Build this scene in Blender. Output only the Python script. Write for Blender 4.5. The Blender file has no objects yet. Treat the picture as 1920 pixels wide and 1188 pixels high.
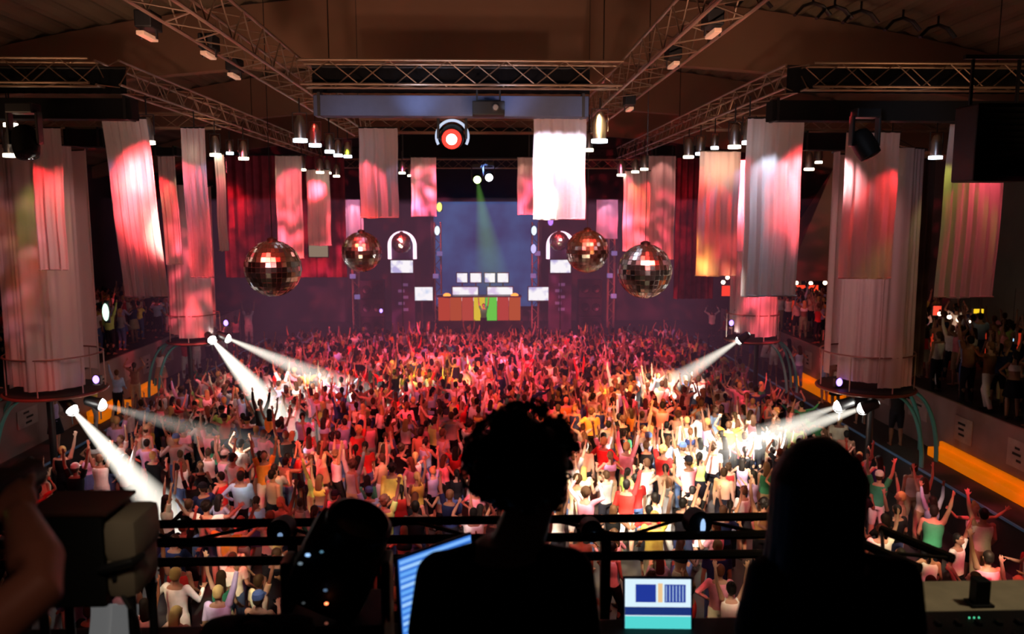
import bpy, bmesh, math, random
import numpy as np
from mathutils import Vector, Matrix, Euler, noise

R = math.radians
PI = math.pi
sc = bpy.context.scene
COL = sc.collection
rng = random.Random(7)
F = 1500.0
CAMZ = 8.0
PITCH = math.atan(194 / F)
YAW = math.atan(50 / F)
CAMROT = Matrix.Rotation(-YAW, 3, 'Z') @ Matrix.Rotation(PI / 2 - PITCH, 3, 'X')
CAMPOS = Vector((0, 0, CAMZ))


def P(px, py, Y):
    """world point seen at pixel px,py at room depth Y"""
    d = CAMROT @ Vector(((px - 960) / F, (594 - py) / F, -1))
    return CAMPOS + d * (Y / d.y)


def proj(p):
    q = CAMROT.transposed() @ (Vector(p) - CAMPOS)
    if q.z > -0.05:
        return (-9999, -9999)
    return (960 + F * q.x / -q.z, 594 - F * q.y / -q.z)


# ------------------------------------------------------------------ materials
MATS = {}


def mat(name, color=(0.5, 0.5, 0.5), rough=0.7, metal=0.0, emit=None, es=1.0, spec=0.3, noise_amt=0.0, nscale=8.0, bump=0.0):
    if name in MATS:
        return MATS[name]
    m = bpy.data.materials.new(name)
    m.use_nodes = True
    nt = m.node_tree
    b = nt.nodes['Principled BSDF']
    b.inputs['Base Color'].default_value = (*color, 1)
    b.inputs['Roughness'].default_value = rough
    b.inputs['Metallic'].default_value = metal
    b.inputs['Specular IOR Level'].default_value = spec
    if emit:
        b.inputs['Emission Color'].default_value = (*emit, 1)
        b.inputs['Emission Strength'].default_value = es
    if noise_amt > 0:
        tc = nt.nodes.new('ShaderNodeTexCoord')
        nz = nt.nodes.new('ShaderNodeTexNoise')
        nz.inputs['Scale'].default_value = nscale
        nz.inputs['Detail'].default_value = 4
        mx = nt.nodes.new('ShaderNodeMix')
        mx.data_type = 'RGBA'
        mx.inputs[6].default_value = (*[c * (1 - noise_amt) for c in color], 1)
        mx.inputs[7].default_value = (*[min(1, c * (1 + noise_amt)) for c in color], 1)
        nt.links.new(tc.outputs['Object'], nz.inputs['Vector'])
        nt.links.new(nz.outputs['Fac'], mx.inputs[0])
        nt.links.new(mx.outputs[2], b.inputs['Base Color'])
        if bump:
            bp = nt.nodes.new('ShaderNodeBump')
            bp.inputs['Strength'].default_value = bump
            nt.links.new(nz.outputs['Fac'], bp.inputs['Height'])
            nt.links.new(bp.outputs['Normal'], b.inputs['Normal'])
    MATS[name] = m
    return m


def emat(name, color, s, pattern=None):
    if name in MATS:
        return MATS[name]
    m = bpy.data.materials.new(name)
    m.use_nodes = True
    nt = m.node_tree
    nt.nodes.remove(nt.nodes['Principled BSDF'])
    e = nt.nodes.new('ShaderNodeEmission')
    e.inputs[0].default_value = (*color, 1)
    e.inputs[1].default_value = s
    nt.links.new(e.outputs[0], nt.nodes['Material Output'].inputs[0])
    if pattern:
        pattern(nt, e)
    MATS[name] = m
    return m


def objcolor_mat(name, rough, spec=0.2, sheen=0.0, attr=False, nz_amt=0.25):
    m = bpy.data.materials.new(name)
    m.use_nodes = True
    nt = m.node_tree
    b = nt.nodes['Principled BSDF']
    b.inputs['Roughness'].default_value = rough
    b.inputs['Specular IOR Level'].default_value = spec
    if attr:
        oi = nt.nodes.new('ShaderNodeAttribute')
        oi.attribute_name = 'Col'
    else:
        oi = nt.nodes.new('ShaderNodeObjectInfo')
    tc = nt.nodes.new('ShaderNodeTexCoord')
    nz = nt.nodes.new('ShaderNodeTexNoise')
    nz.inputs['Scale'].default_value = 9
    nt.links.new(tc.outputs['Object'], nz.inputs['Vector'])
    mr = nt.nodes.new('ShaderNodeMapRange')
    mr.inputs['To Min'].default_value = 1 - nz_amt
    mr.inputs['To Max'].default_value = 1 + nz_amt * .5
    nt.links.new(nz.outputs['Fac'], mr.inputs['Value'])
    vm = nt.nodes.new('ShaderNodeVectorMath')
    vm.operation = 'SCALE'
    nt.links.new(oi.outputs['Color'], vm.inputs[0])
    nt.links.new(mr.outputs[0], vm.inputs['Scale'])
    nt.links.new(vm.outputs[0], b.inputs['Base Color'])
    MATS[name] = m
    return m


SKIN = objcolor_mat('skin', 0.5, 0.35, nz_amt=.08)
CLOTH = objcolor_mat('clothing_fabric', 0.85, 0.1)
HAIR = objcolor_mat('hair_strands', 0.6, 0.25)
CROWDM = objcolor_mat('crowd_colours', 0.75, 0.15, attr=True)
SHOE = mat('shoe_leather', (0.03, 0.03, 0.03), .5)
BLACK = mat('black_paint', (0.006, 0.006, 0.006), .6, noise_amt=.3)
BLACKM = mat('black_metal', (0.012, 0.012, 0.013), .4, spec=.5)
DARKCLOTH = mat('blackout_cloth', (0.006, 0.006, 0.007), .95)
ALU = mat('truss_aluminium', (0.42, 0.29, 0.2), .42, 0.7, noise_amt=.2, nscale=3)
DARKTRUSS = mat('dark_steel', (0.035, 0.025, 0.02), .45, 0.5)
CHROME = mat('polished_can', (0.9, 0.9, 0.95), .28, 1.0, noise_amt=.1)
WHITEGLOW = emat('lamp_glow', (1, .86, .62), 7)
COOLGLOW = emat('cool_lamp_glow', (.75, .9, 1), 7)
HOTGLOW = emat('hot_spot_lens', (1, .97, .9), 60)
CEIL = mat('ceiling_fabric', (0.24, 0.18, 0.11), .9, noise_amt=.45, nscale=.25)
CEILB = mat('roof_beam_paint', (0.33, 0.19, 0.12), .85, noise_amt=.25, nscale=.4)
WALLM = mat('dark_wall_paint', (0.06, 0.045, 0.05), .9, noise_amt=.5, nscale=.5)
FLOORM = mat('dance_floor_vinyl', (0.05, 0.048, 0.048), .45, noise_amt=.4, nscale=1.5)
TERR = mat('terrace_carpet', (0.05, 0.045, 0.045), .8, noise_amt=.3, nscale=2)
TEAL = mat('teal_metal', (0.10, 0.42, 0.38), .4, .2)
ORANGE = mat('orange_upholstery_glow', (0.8, 0.22, 0.01), .6, emit=(1, .22, .0), es=.42, noise_amt=.3, nscale=3)  # emission lifts the bench colour as if brightly lit
PANEL = mat('grey_brown_panel', (0.28, 0.2, 0.19), .8, noise_amt=.4, nscale=1.2)

# banner fabric: white, slightly translucent weave
fb = bpy.data.materials.new('white_stretch_fabric')
fb.use_nodes = True
nt = fb.node_tree
b = nt.nodes['Principled BSDF']
b.inputs['Base Color'].default_value = (.80, .68, .68, 1)
b.inputs['Roughness'].default_value = .9
b.inputs['Specular IOR Level'].default_value = .05
tr = nt.nodes.new('ShaderNodeBsdfTranslucent')
tr.inputs[0].default_value = (.85, .7, .66, 1)
ms = nt.nodes.new('ShaderNodeMixShader')
ms.inputs[0].default_value = .3
wv = nt.nodes.new('ShaderNodeTexNoise')
tc = nt.nodes.new('ShaderNodeTexCoord')
mp = nt.nodes.new('ShaderNodeMapping')
mp.inputs['Scale'].default_value = (14, 14, .6)
wv.inputs['Scale'].default_value = .5
nt.links.new(tc.outputs['Object'], mp.inputs[0])
nt.links.new(mp.outputs[0], wv.inputs['Vector'])
bp = nt.nodes.new('ShaderNodeBump')
bp.inputs['Strength'].default_value = .35
bp.inputs['Distance'].default_value = .05
nt.links.new(wv.outputs['Fac'], bp.inputs['Height'])
nt.links.new(bp.outputs[0], b.inputs['Normal'])
nt.links.new(b.outputs[0], ms.inputs[1])
nt.links.new(tr.outputs[0], ms.inputs[2])
nt.links.new(ms.outputs[0], nt.nodes['Material Output'].inputs[0])
FABRIC = fb

# ------------------------------------------------------------------ mesh helpers


def box(bm, c, s, rot=None, bevel=0.0):
    m = Matrix.Translation(Vector(c))
    if rot is not None:
        m = m @ (rot.to_4x4() if isinstance(rot, Matrix) else Euler(rot).to_matrix().to_4x4())
    m = m @ Matrix.Diagonal((s[0], s[1], s[2], 1))
    r = bmesh.ops.create_cube(bm, size=1, matrix=m)
    if bevel > 0:
        ed = set()
        for v in r['verts']:
            ed.update(v.link_edges)
        bmesh.ops.bevel(bm, geom=list(ed), offset=bevel, segments=2, affect='EDGES', profile=.6)
    return r['verts']


def frame(d, up=None):
    d = d.normalized()
    up = up or Vector((1, 0, 0))
    if abs(d.dot(up)) > .95:
        up = Vector((0, 1, 0))
    s = (up - d * d.dot(up)).normalized()
    return s, d.cross(s).normalized()


def tube(bm, pts, rad, n=8, cap=True, up=None, rnd=False):
    pts = [Vector(p) for p in pts]
    if not isinstance(rad, (list, tuple)):
        rad = [rad] * len(pts)
    rad = [(r, r) if not isinstance(r, (tuple, list)) else r for r in rad]
    if rnd:
        d0 = (pts[0] - pts[1]).normalized()
        d1 = (pts[-1] - pts[-2]).normalized()
        a, b_ = rad[0], rad[-1]
        pts = [pts[0] + d0 * min(a) * .9, pts[0] + d0 * min(a) * .6] + pts + [pts[-1] + d1 * min(b_) * .6, pts[-1] + d1 * min(b_) * .9]
        rad = [(a[0] * .4, a[1] * .4), (a[0] * .8, a[1] * .8)] + rad + [(b_[0] * .8, b_[1] * .8), (b_[0] * .4, b_[1] * .4)]
    rings = []
    L = len(pts)
    ps = None
    for i, p in enumerate(pts):
        d = (pts[min(i + 1, L - 1)] - pts[max(i - 1, 0)])
        s, t = frame(d, up or ps)
        ps = s if up is None else None
        ring = [bm.verts.new(p + s * rad[i][0] * math.cos(2 * PI * k / n) + t * rad[i][1] * math.sin(2 * PI * k / n)) for k in range(n)]
        rings.append(ring)
    for a, b_ in zip(rings, rings[1:]):
        for k in range(n):
            bm.faces.new((a[k], a[(k + 1) % n], b_[(k + 1) % n], b_[k]))
    if cap:
        bm.faces.new(rings[0][::-1])
        bm.faces.new(rings[-1])
    return rings


def ball(bm, c, r, sub=2, rot=None):
    if not isinstance(r, (tuple, list)):
        r = (r, r, r)
    m = Matrix.Translation(Vector(c))
    if rot is not None:
        m = m @ rot.to_4x4()
    m = m @ Matrix.Diagonal((*r, 1))
    return bmesh.ops.create_icosphere(bm, subdivisions=sub, radius=1, matrix=m)['verts']


def lathe(bm, prof, n=20, m=None, closed=True):
    m = m or Matrix.Identity(4)
    rings = []
    for r, z in prof:
        rings.append([bm.verts.new(m @ Vector((r * math.cos(2 * PI * k / n), r * math.sin(2 * PI * k / n), z))) for k in range(n)])
    for a, b_ in zip(rings, rings[1:]):
        for k in range(n):
            bm.faces.new((a[k], a[(k + 1) % n], b_[(k + 1) % n], b_[k]))
    if closed:
        if prof[0][0] > 1e-4:
            bm.faces.new(rings[0][::-1])
        if prof[-1][0] > 1e-4:
            bm.faces.new(rings[-1])
    bmesh.ops.remove_doubles(bm, verts=[v for r_ in rings for v in r_], dist=1e-5)


def torus(bm, R_, r, n=32, k=8, m=None, a0=0, a1=2 * PI):
    m = m or Matrix.Identity(4)
    full = abs(a1 - a0 - 2 * PI) < 1e-6
    rings = []
    cnt = n if full else n + 1
    for i in range(cnt):
        a = a0 + (a1 - a0) * i / n
        rings.append([bm.verts.new(m @ Vector(((R_ + r * math.cos(2 * PI * j / k)) * math.cos(a), (R_ + r * math.cos(2 * PI * j / k)) * math.sin(a), r * math.sin(2 * PI * j / k)))) for j in range(k)])
    for i in range(cnt if full else cnt - 1):
        A, B = rings[i], rings[(i + 1) % cnt]
        for j in range(k):
            bm.faces.new((A[j], B[j], B[(j + 1) % k], A[(j + 1) % k]))
    if not full:
        bm.faces.new(rings[0])
        bm.faces.new(rings[-1][::-1])


def fin(name, bm, m, parent=None, smooth=False, loc=None):
    bmesh.ops.recalc_face_normals(bm, faces=bm.faces)
    me = bpy.data.meshes.new(name)
    bm.to_mesh(me)
    bm.free()
    if smooth:
        me.polygons.foreach_set('use_smooth', [True] * len(me.polygons))
        try:
            me.set_sharp_from_angle(angle=R(40))
        except Exception:
            pass
    return link(name, me, m, parent, loc)


def link(name, me, m, parent=None, loc=None):
    if m is not None:
        for mm in (m if isinstance(m, (list, tuple)) else [m]):
            me.materials.append(mm)
    o = bpy.data.objects.new(name, me)
    COL.objects.link(o)
    if parent:
        o.parent = parent
    if loc:
        o.location = loc
    return o


def thing(name, label, cat, loc=(0, 0, 0), rotz=0, group=None):
    o = bpy.data.objects.new(name, None)
    o.empty_display_size = .1
    COL.objects.link(o)
    o.location = loc
    o.rotation_euler = (0, 0, rotz)
    return tag(o, label, cat, group)


def tag(o, label, cat, group=None, kind=None):
    o['label'] = label
    o['category'] = cat
    if group:
        o['group'] = group
    if kind:
        o['kind'] = kind
    return o


def struct(o, label=None):
    o['kind'] = 'structure'
    if label:
        o['label'] = label
    return o


def B():
    return bmesh.new()


def remesh(bm, vox, ratio=1.0, smooth=2, name='m'):
    me = bpy.data.meshes.new(name)
    bmesh.ops.recalc_face_normals(bm, faces=bm.faces)
    bm.to_mesh(me)
    bm.free()
    o = bpy.data.objects.new(name, me)
    COL.objects.link(o)
    md = o.modifiers.new('r', 'REMESH')
    md.mode = 'VOXEL'
    md.voxel_size = vox
    if smooth:
        s = o.modifiers.new('s', 'SMOOTH')
        s.factor = .5
        s.iterations = smooth
    if ratio < 1:
        d = o.modifiers.new('d', 'DECIMATE')
        d.ratio = ratio
    dg = bpy.context.evaluated_depsgraph_get()
    dg.update()
    out = bpy.data.meshes.new_from_object(o.evaluated_get(dg))
    out.name = name
    bpy.data.objects.remove(o)
    bpy.data.meshes.remove(me)
    out.materials.clear()
    out.polygons.foreach_set('use_smooth', [True] * len(out.polygons))
    return out


# ------------------------------------------------------------------ camera
cam = bpy.data.cameras.new('camera')
cam.lens = 36 * F / 1920
cam.sensor_width = 36
cam.clip_start = .05
cam.clip_end = 200
co = bpy.data.objects.new('camera', cam)
COL.objects.link(co)
co.matrix_world = Matrix.Translation(CAMPOS) @ CAMROT.to_4x4()
sc.camera = co
cam.dof.use_dof = True
cam.dof.focus_distance = 7.0
cam.dof.aperture_fstop = 2.2
sc.view_settings.view_transform = 'Standard'
sc.view_settings.look = 'None'
w = bpy.data.worlds.new('world')
sc.world = w
w.use_nodes = True
w.node_tree.nodes['Background'].inputs[0].default_value = (.5, .35, .4, 1)
w.node_tree.nodes['Background'].inputs[1].default_value = .004

# ------------------------------------------------------------------ lights


def noise_pattern(l, color, scale, lo, hi, seed=0.0, tint=None, stretch=None, base=.025):
    """noise pattern added in the lamp to break its light into patches"""
    l.use_nodes = True
    nt = l.node_tree
    em = [n for n in nt.nodes if n.type == 'EMISSION'][0]
    tc = nt.nodes.new('ShaderNodeTexCoord')
    nz = nt.nodes.new('ShaderNodeTexNoise')
    nz.noise_dimensions = '4D'
    nz.inputs['W'].default_value = seed
    nz.inputs['Scale'].default_value = scale
    nz.inputs['Detail'].default_value = 2
    if stretch:
        mp = nt.nodes.new('ShaderNodeMapping')
        mp.inputs['Scale'].default_value = stretch
        nt.links.new(tc.outputs['Normal'], mp.inputs[0])
        nt.links.new(mp.outputs[0], nz.inputs['Vector'])
    else:
        nt.links.new(tc.outputs['Normal'], nz.inputs['Vector'])
    mr = nt.nodes.new('ShaderNodeMapRange')
    mr.inputs['From Min'].default_value = lo
    mr.inputs['From Max'].default_value = hi
    mr.inputs['To Min'].default_value = base
    mr.inputs['To Max'].default_value = 2.6
    nt.links.new(nz.outputs['Fac'], mr.inputs['Value'])
    nt.links.new(mr.outputs[0], em.inputs['Strength'])
    if tint:
        n2 = nt.nodes.new('ShaderNodeTexNoise')
        n2.noise_dimensions = '4D'
        n2.inputs['W'].default_value = seed + 9
        n2.inputs['Scale'].default_value = scale * .6
        nt.links.new(tc.outputs['Normal'], n2.inputs['Vector'])
        cr = nt.nodes.new('ShaderNodeValToRGB')
        cr.color_ramp.elements[0].position = .42
        cr.color_ramp.elements[0].color = (1, 1, 1, 1)
        cr.color_ramp.elements[1].position = .62
        cr.color_ramp.elements[1].color = (*tint, 1)
        nt.links.new(n2.outputs['Fac'], cr.inputs[0])
        nt.links.new(cr.outputs[0], em.inputs['Color'])


GSEED = [0.0]


def wash(*a, gs=22, lo=.46, hi=.66, tint=(1, .9, .5), **k):
    o = spot(*a, **k)
    GSEED[0] += 3.7
    noise_pattern(o.data, None, gs, lo, hi, GSEED[0], tint)
    return o


def spot(pos, target, color, power, angle, blend=.5, size=.15):
    l = bpy.data.lights.new('spot_light', 'SPOT')
    l.color = color
    l.energy = power
    l.spot_size = R(angle)
    l.spot_blend = blend
    l.shadow_soft_size = size
    o = bpy.data.objects.new('spot_light', l)
    COL.objects.link(o)
    d = Vector(target) - Vector(pos)
    o.matrix_world = Matrix.Translation(Vector(pos)) @ d.to_track_quat('-Z', 'Y').to_matrix().to_4x4()
    return o


def point(pos, color, power, size=.3):
    l = bpy.data.lights.new('point_light', 'POINT')
    l.color = color
    l.energy = power
    l.shadow_soft_size = size
    o = bpy.data.objects.new('point_light', l)
    o.location = pos
    COL.objects.link(o)
    return o


# ------------------------------------------------------------------ room shell
XL, XR, YB, ZB = -20.0, 21.0, 50.0, 13.7
bm = B()
box(bm, (0.5, 27, -.1), (41, 46, .2))
struct(fin('floor', bm, FLOORM), 'dark dance floor in front of the stage')


def roofz(x):
    return 13.9 - .0085 * (x - .5) ** 2


# ceiling: corrugated sheet following a shallow arch
bm = B()
nx = 240
prev = None
for i in range(nx + 1):
    x = XL + (XR - XL) * i / nx
    z = roofz(x) + (.07 if (i % 4) < 2 else 0)
    a = bm.verts.new((x, 3.6, z))
    c = bm.verts.new((x, YB, z))
    if prev:
        bm.faces.new((prev[0], a, c, prev[1]))
    prev = (a, c)
struct(fin('ceiling', bm, CEIL), 'arched brown corrugated ceiling')
for nm, x in (('wall_left', XL), ('wall_right', XR)):
    bm = B()
    box(bm, (x, 27, 5.2), (.2, 46, 10.6))
    struct(fin(nm, bm, WALLM))
bm = B()
box(bm, (.5, YB, 6.8), (41, .2, 14))
struct(fin('wall_back', bm, WALLM))

# arched roof beams
lbls = ['brown arched roof beam nearest, above the black truss masks', 'second brown arched roof beam, seen under the nearest one', 'farthest arched roof beam in front of the stage']
for k, Y in enumerate((22.5, 32, 42)):
    bm = B()
    prev = None
    for i in range(61):
        x = XL + (XR - XL) * i / 60
        zt = roofz(x) - .02
        zb = zt - 1.75 + .0028 * (x - .5) ** 2
        vs = [bm.verts.new((x, Y + dy, z)) for dy in (-.18, .18) for z in (zb, zt)]
        if prev:
            for a, c in ((0, 1), (1, 3), (3, 2), (2, 0)):
                bm.faces.new((prev[a], prev[c], vs[c], vs[a]))
        prev = vs
    o = fin('roof_beam', bm, CEILB)
    tag(o, lbls[k], 'roof beam')
    o['kind'] = 'structure'

# terraces left and right, raised 1.2 m, upper terraces at 2.7 m
for side, x0, x1, ux in (('right', 11.7, 13.1, XR), ('left', -12.1, -13.4, XL)):
    xa, xb = sorted((x0, x1))
    bm = B()
    box(bm, ((xa + xb) / 2, 28.5, .6), (xb - xa, 31, 1.2))
    struct(fin('floor_terrace_' + side, bm, TERR), 'raised dark walkway along the %s edge of the dance floor' % side)
    bm = B()
    xa, xb = sorted((x1, ux))
    box(bm, ((xa + xb) / 2, 28.5, 1.35), (xb - xa - .02, 31, 2.7))
    struct(fin('floor_upper_terrace_' + side, bm, TERR), 'upper spectator terrace on the %s' % side)
    # parapet with poster panels
    s = 1 if side == 'right' else -1
    t = thing('parapet', 'grey brown parapet of the %s spectator terrace with pale poster panels' % side, 'parapet', (x1, 20, 1.2))
    bm = B()
    box(bm, (-.05 * s, 8, .8), (.09, 31, 1.6 if side == 'right' else 1.7))
    fin('parapet_wall', bm, PANEL, t)
    rg = random.Random(3)
    y = -5.0
    PP = mat('poster_paper', (.42, .33, .31), .8, noise_amt=.35, nscale=3)
    while y < 22:
        wd = rg.uniform(.5, 1.1)
        bm = B()
        box(bm, (-.11 * s, y, .95), (.02, wd, rg.uniform(.5, .75)))
        fin('poster', bm, PP, t)
        bm = B()
        for q in range(3):
            box(bm, (-.124 * s, y + rg.uniform(-.1, .1), 1.1 - q * .15), (.008, wd * rg.uniform(.2, .5), .06))
        fin('poster_print', bm, BLACK, t)
        y += wd + rg.uniform(.5, 1.6)
    # blue edge strip
    bm = B()
    box(bm, (x0 - .03 * s, 28.5, 1.17), (.05, 31, .05))
    tag(fin('edge_strip', bm, mat('edge_blue_%s' % side, (.08, .16, .26), .4, emit=(.15, .3, .5), es=.05)), 'thin blue edge strip along the %s walkway' % side, 'edge strip')

# orange benches on the terraces


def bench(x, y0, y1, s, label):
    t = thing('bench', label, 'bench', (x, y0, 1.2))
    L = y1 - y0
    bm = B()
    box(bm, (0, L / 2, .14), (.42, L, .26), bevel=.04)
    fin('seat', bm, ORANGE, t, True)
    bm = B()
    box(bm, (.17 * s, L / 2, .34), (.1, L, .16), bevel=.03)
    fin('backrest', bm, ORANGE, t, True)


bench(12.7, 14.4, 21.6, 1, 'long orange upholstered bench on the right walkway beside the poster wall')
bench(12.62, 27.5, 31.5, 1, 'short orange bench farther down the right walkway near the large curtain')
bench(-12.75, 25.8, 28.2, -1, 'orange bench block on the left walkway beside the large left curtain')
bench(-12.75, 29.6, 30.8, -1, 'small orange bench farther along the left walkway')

# ------------------------------------------------------------------ trusses


def truss(label, p0, p1, size=.42, m=ALU, step=.5, name='truss', cr=.024, lr=.011):
    p0, p1 = Vector(p0), Vector(p1)
    t = thing(name, label, 'truss', p0)
    d = (p1 - p0)
    L = d.length
    d.normalize()
    s = d.cross(Vector((0, 0, 1))).normalized() * size / 2
    u = Vector((0, 0, 1)) * size / 2
    cs = [-s - u, s - u, s + u, -s + u]
    for c in cs:
        bm = B()
        tube(bm, [c, c + d * L], cr, 8)
        fin('chord', bm, m, t, True)
    n = max(2, int(L / step))
    bm = B()
    for k in range(4):
        a, c = cs[k], cs[(k + 1) % 4]
        for i in range(n):
            q0 = d * (L * i / n)
            q1 = d * (L * (i + 1) / n)
            f, g = (a, c) if i % 2 == 0 else (c, a)
            tube(bm, [f + q0, g + q1], lr, 5, cap=False)
    fin('lacing', bm, m, t)
    return t


TZ = 10.5
truss('long aluminium truss over the left aisle running towards the stage', (-6.75, 15, TZ), (-6.75, 33, TZ))
truss('long aluminium truss over the right aisle running towards the stage', (5.75, 15, TZ), (5.75, 34, TZ))
truss('bright central truss overhead on the left, running towards the stage', (-3.55, 5.0, TZ), (-3.55, 24, TZ), .5)
truss('bright central truss overhead on the right, running towards the stage', (2.75, 5.0, TZ), (2.75, 24, TZ), .5)
truss('cross truss above the blue lit middle mask', (-3.3, 15, TZ), (2.5, 15, TZ))
truss('cross truss above the left black mask', (-13, 15, TZ), (-6.98, 15, TZ))
truss('cross truss above the right black mask', (5.98, 15, TZ + .0), (14, 15, TZ))
truss('second cross truss in the middle, behind the blue lit mask', (-3.3, 21.7, TZ - .2), (2.5, 21.7, TZ - .2), .36)
truss('second cross truss on the left, behind the black mask', (-15, 21.7, TZ - .1), (-6.98, 21.7, TZ - .1), .36)
truss('second cross truss on the right, behind the black mask', (5.98, 21.7, TZ - .1), (15, 21.7, TZ - .1), .36)
truss('far cross truss over the front of the stage', (-9, 38, 10.3), (9, 38, 10.3), .4)
truss('dark stage truss higher up near the back', (-9, 43, 11.2), (9, 43, 11.2), .4, DARKTRUSS)

# ceiling hangers: thin rods from the roof to the trusses
for k, (x, y, wh) in enumerate([(-3.55, 9, 'left central truss, nearest'), (-3.55, 19, 'left central truss, farther'), (2.75, 9, 'right central truss, nearest'), (2.75, 19, 'right central truss, farther'), (-6.75, 24, 'left aisle truss'), (5.75, 24, 'right aisle truss'),
                                (9.5, 15, 'right cross truss, inner'), (12.6, 15, 'right cross truss, outer'), (-10.5, 15, 'left cross truss')]):
    bm = B()
    tube(bm, [(x, y, TZ + .22), (x, y, roofz(x))], .012, 6)
    tag(fin('hanger_rod', bm, DARKTRUSS), 'thin steel rod holding up the ' + wh, 'hanger rod')


def masked_box(label, x0, x1, Y, z0, z1, m, dep=.5, name='truss_mask'):
    t = thing(name, label, 'mask', ((x0 + x1) / 2, Y, z0))
    w_, h = x1 - x0, z1 - z0
    bm = B()
    box(bm, (0, 0, h / 2), (w_, dep, h), bevel=.02)
    fin('housing', bm, m, t)
    for sx in (-1, 1):
        bm = B()
        box(bm, (sx * (w_ / 2 - .1), 0, h + .02), (.05, dep + .04, .05))
        box(bm, (sx * (w_ / 2 - .1), 0, h / 2), (.05, dep + .05, h + .02))
        fin('strap', bm, BLACKM, t)
    return t


a = P(585, 215, 14.6)
b_ = P(1106, 178, 14.6)
masked_box('long box mask under the middle cross truss, washed in blue light', a.x, b_.x, 14.9, a.z, b_.z, mat('mask_blue_lit_tint', (.10, .13, .24), .6, noise_amt=.1), .35)  # black housing tinted blue, its lighting put into the base colour
a = P(-180, 220, 14.6)
b_ = P(238, 182, 14.6)
masked_box('long black box mask under the left cross truss', a.x, b_.x, 14.9, a.z, b_.z, DARKCLOTH, .35)
a = P(1452, 224, 14.6)
b_ = P(1990, 188, 14.6)
masked_box('long black box mask under the right cross truss', a.x, b_.x, 14.9, a.z, b_.z, DARKCLOTH, .35)
for (x0, y0, x1, y1, D, lb) in [(127, 243, 197, 276, 21.5, 'small black box hung under the left second cross truss'), (290, 277, 336, 292, 24, 'small black box hung above the half red banner on the left'), (1500, 250, 1600, 282, 21.5, 'small black box hung under the right second cross truss'),
                                (1222, 274, 1264, 294, 29, 'small black box hung above the tan banner right of the mirror balls'), (752, 240, 996, 296, 36, 'wide black header masking above the stage')]:
    a, b_ = P(x0, y1, D), P(x1, y0, D)
    masked_box(lb, a.x, b_.x, D, a.z, b_.z, DARKCLOTH, .4, 'hung_box')

# projector under the middle mask
p = P(916, 218, 14.3)
t = thing('projector', 'black projector hung in front of the blue lit mask', 'projector', p)
bm = B()
box(bm, (0, 0, .12), (.56, .4, .24), bevel=.02)
fin('housing', bm, BLACK, t)
bm = B()
lathe(bm, [(.05, 0), (.06, .06), (.045, .09)], 16, Matrix.Translation((.12, -.2, .12)) @ Matrix.Rotation(PI / 2, 4, 'X'))
fin('lens', bm, CHROME, t, True)
bm = B()
box(bm, (-.2, 0, .34), (.03, .03, .22))
box(bm, (.2, 0, .34), (.03, .03, .22))
box(bm, (0, 0, .26), (.43, .06, .03))
fin('ceiling_bracket', bm, BLACKM, t)
spot((-.55, 13.2, 9.75), (-.4, 14.7, 10.05), (.5, .66, 1), 26, 100, 1.0)
spot((-1.25, 14.1, 9.78), (-1.2, 14.7, 10.1), (.5, .65, 1), 16, 90, 1.0)
spot((.35, 14.1, 9.78), (.4, 14.7, 10.1), (.45, .6, 1), 20, 95, 1.0)

# speaker at the upper right
p = P(1872, 340, 12)
t = thing('hanging_speaker', 'large black loudspeaker hung at the upper right in front of a pink banner', 'loudspeaker', (p.x + .02, 12.3, p.z))
bm = B()
box(bm, (0, 0, .58), (.82, .6, 1.16), bevel=.03)
fin('cabinet', bm, BLACK, t)
bm = B()
for i in range(12):
    box(bm, (0, -.31, .1 + i * .09), (.7, .01, .012))
fin('grille', bm, BLACKM, t)
bm = B()
box(bm, (-.36, 0, 1.5), (.04, .04, .75))
box(bm, (.36, 0, 1.5), (.04, .04, .75))
box(bm, (0, 0, 1.87), (1.0, .08, .06))
fin('hanging_bracket', bm, BLACKM, t)

# ------------------------------------------------------------------ PAR lamps


def par_lamp(px, py, Y, size, label, cool=False, small=False):
    """px,py = centre of the glowing lower rim"""
    p = P(px, py, Y)
    t = thing('par_lamp', label, 'stage lamp', p, 0, 'polished stage lamps hung from the trusses')
    r = size * .5
    h = size * 2.1
    bm = B()
    lathe(bm, [(r * 1.12, 0), (r * 1.12, .03), (r, .04), (r, h * .62), (r * .8, h * .78), (r * .55, h * .95), (r * .3, h)], 20)
    fin('can', bm, CHROME, t, True)
    bm = B()
    lathe(bm, [(r * 1.2, -.035), (r * 1.2, .028), (r * .3, .028), (r * .3, -.035)], 20, closed=False)
    bmesh.ops.create_circle(bm, cap_ends=True, segments=20, radius=r * 1.05, matrix=Matrix.Translation((0, 0, -.012)))
    fin('lens', bm, COOLGLOW if cool else WHITEGLOW, t, True)
    bm = B()
    box(bm, (-r * 1.2, 0, h * .7), (.012, .035, h * .8))
    box(bm, (r * 1.2, 0, h * .7), (.012, .035, h * .8))
    box(bm, (0, 0, h * 1.1), (r * 2.4, .035, .012))
    tube(bm, [(0, 0, h * 1.1), (0, 0, max(h * 1.1 + .2, 10.27 - p.z))], .015, 6)
    fin('yoke', bm, BLACKM, t)
    return t


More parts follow.
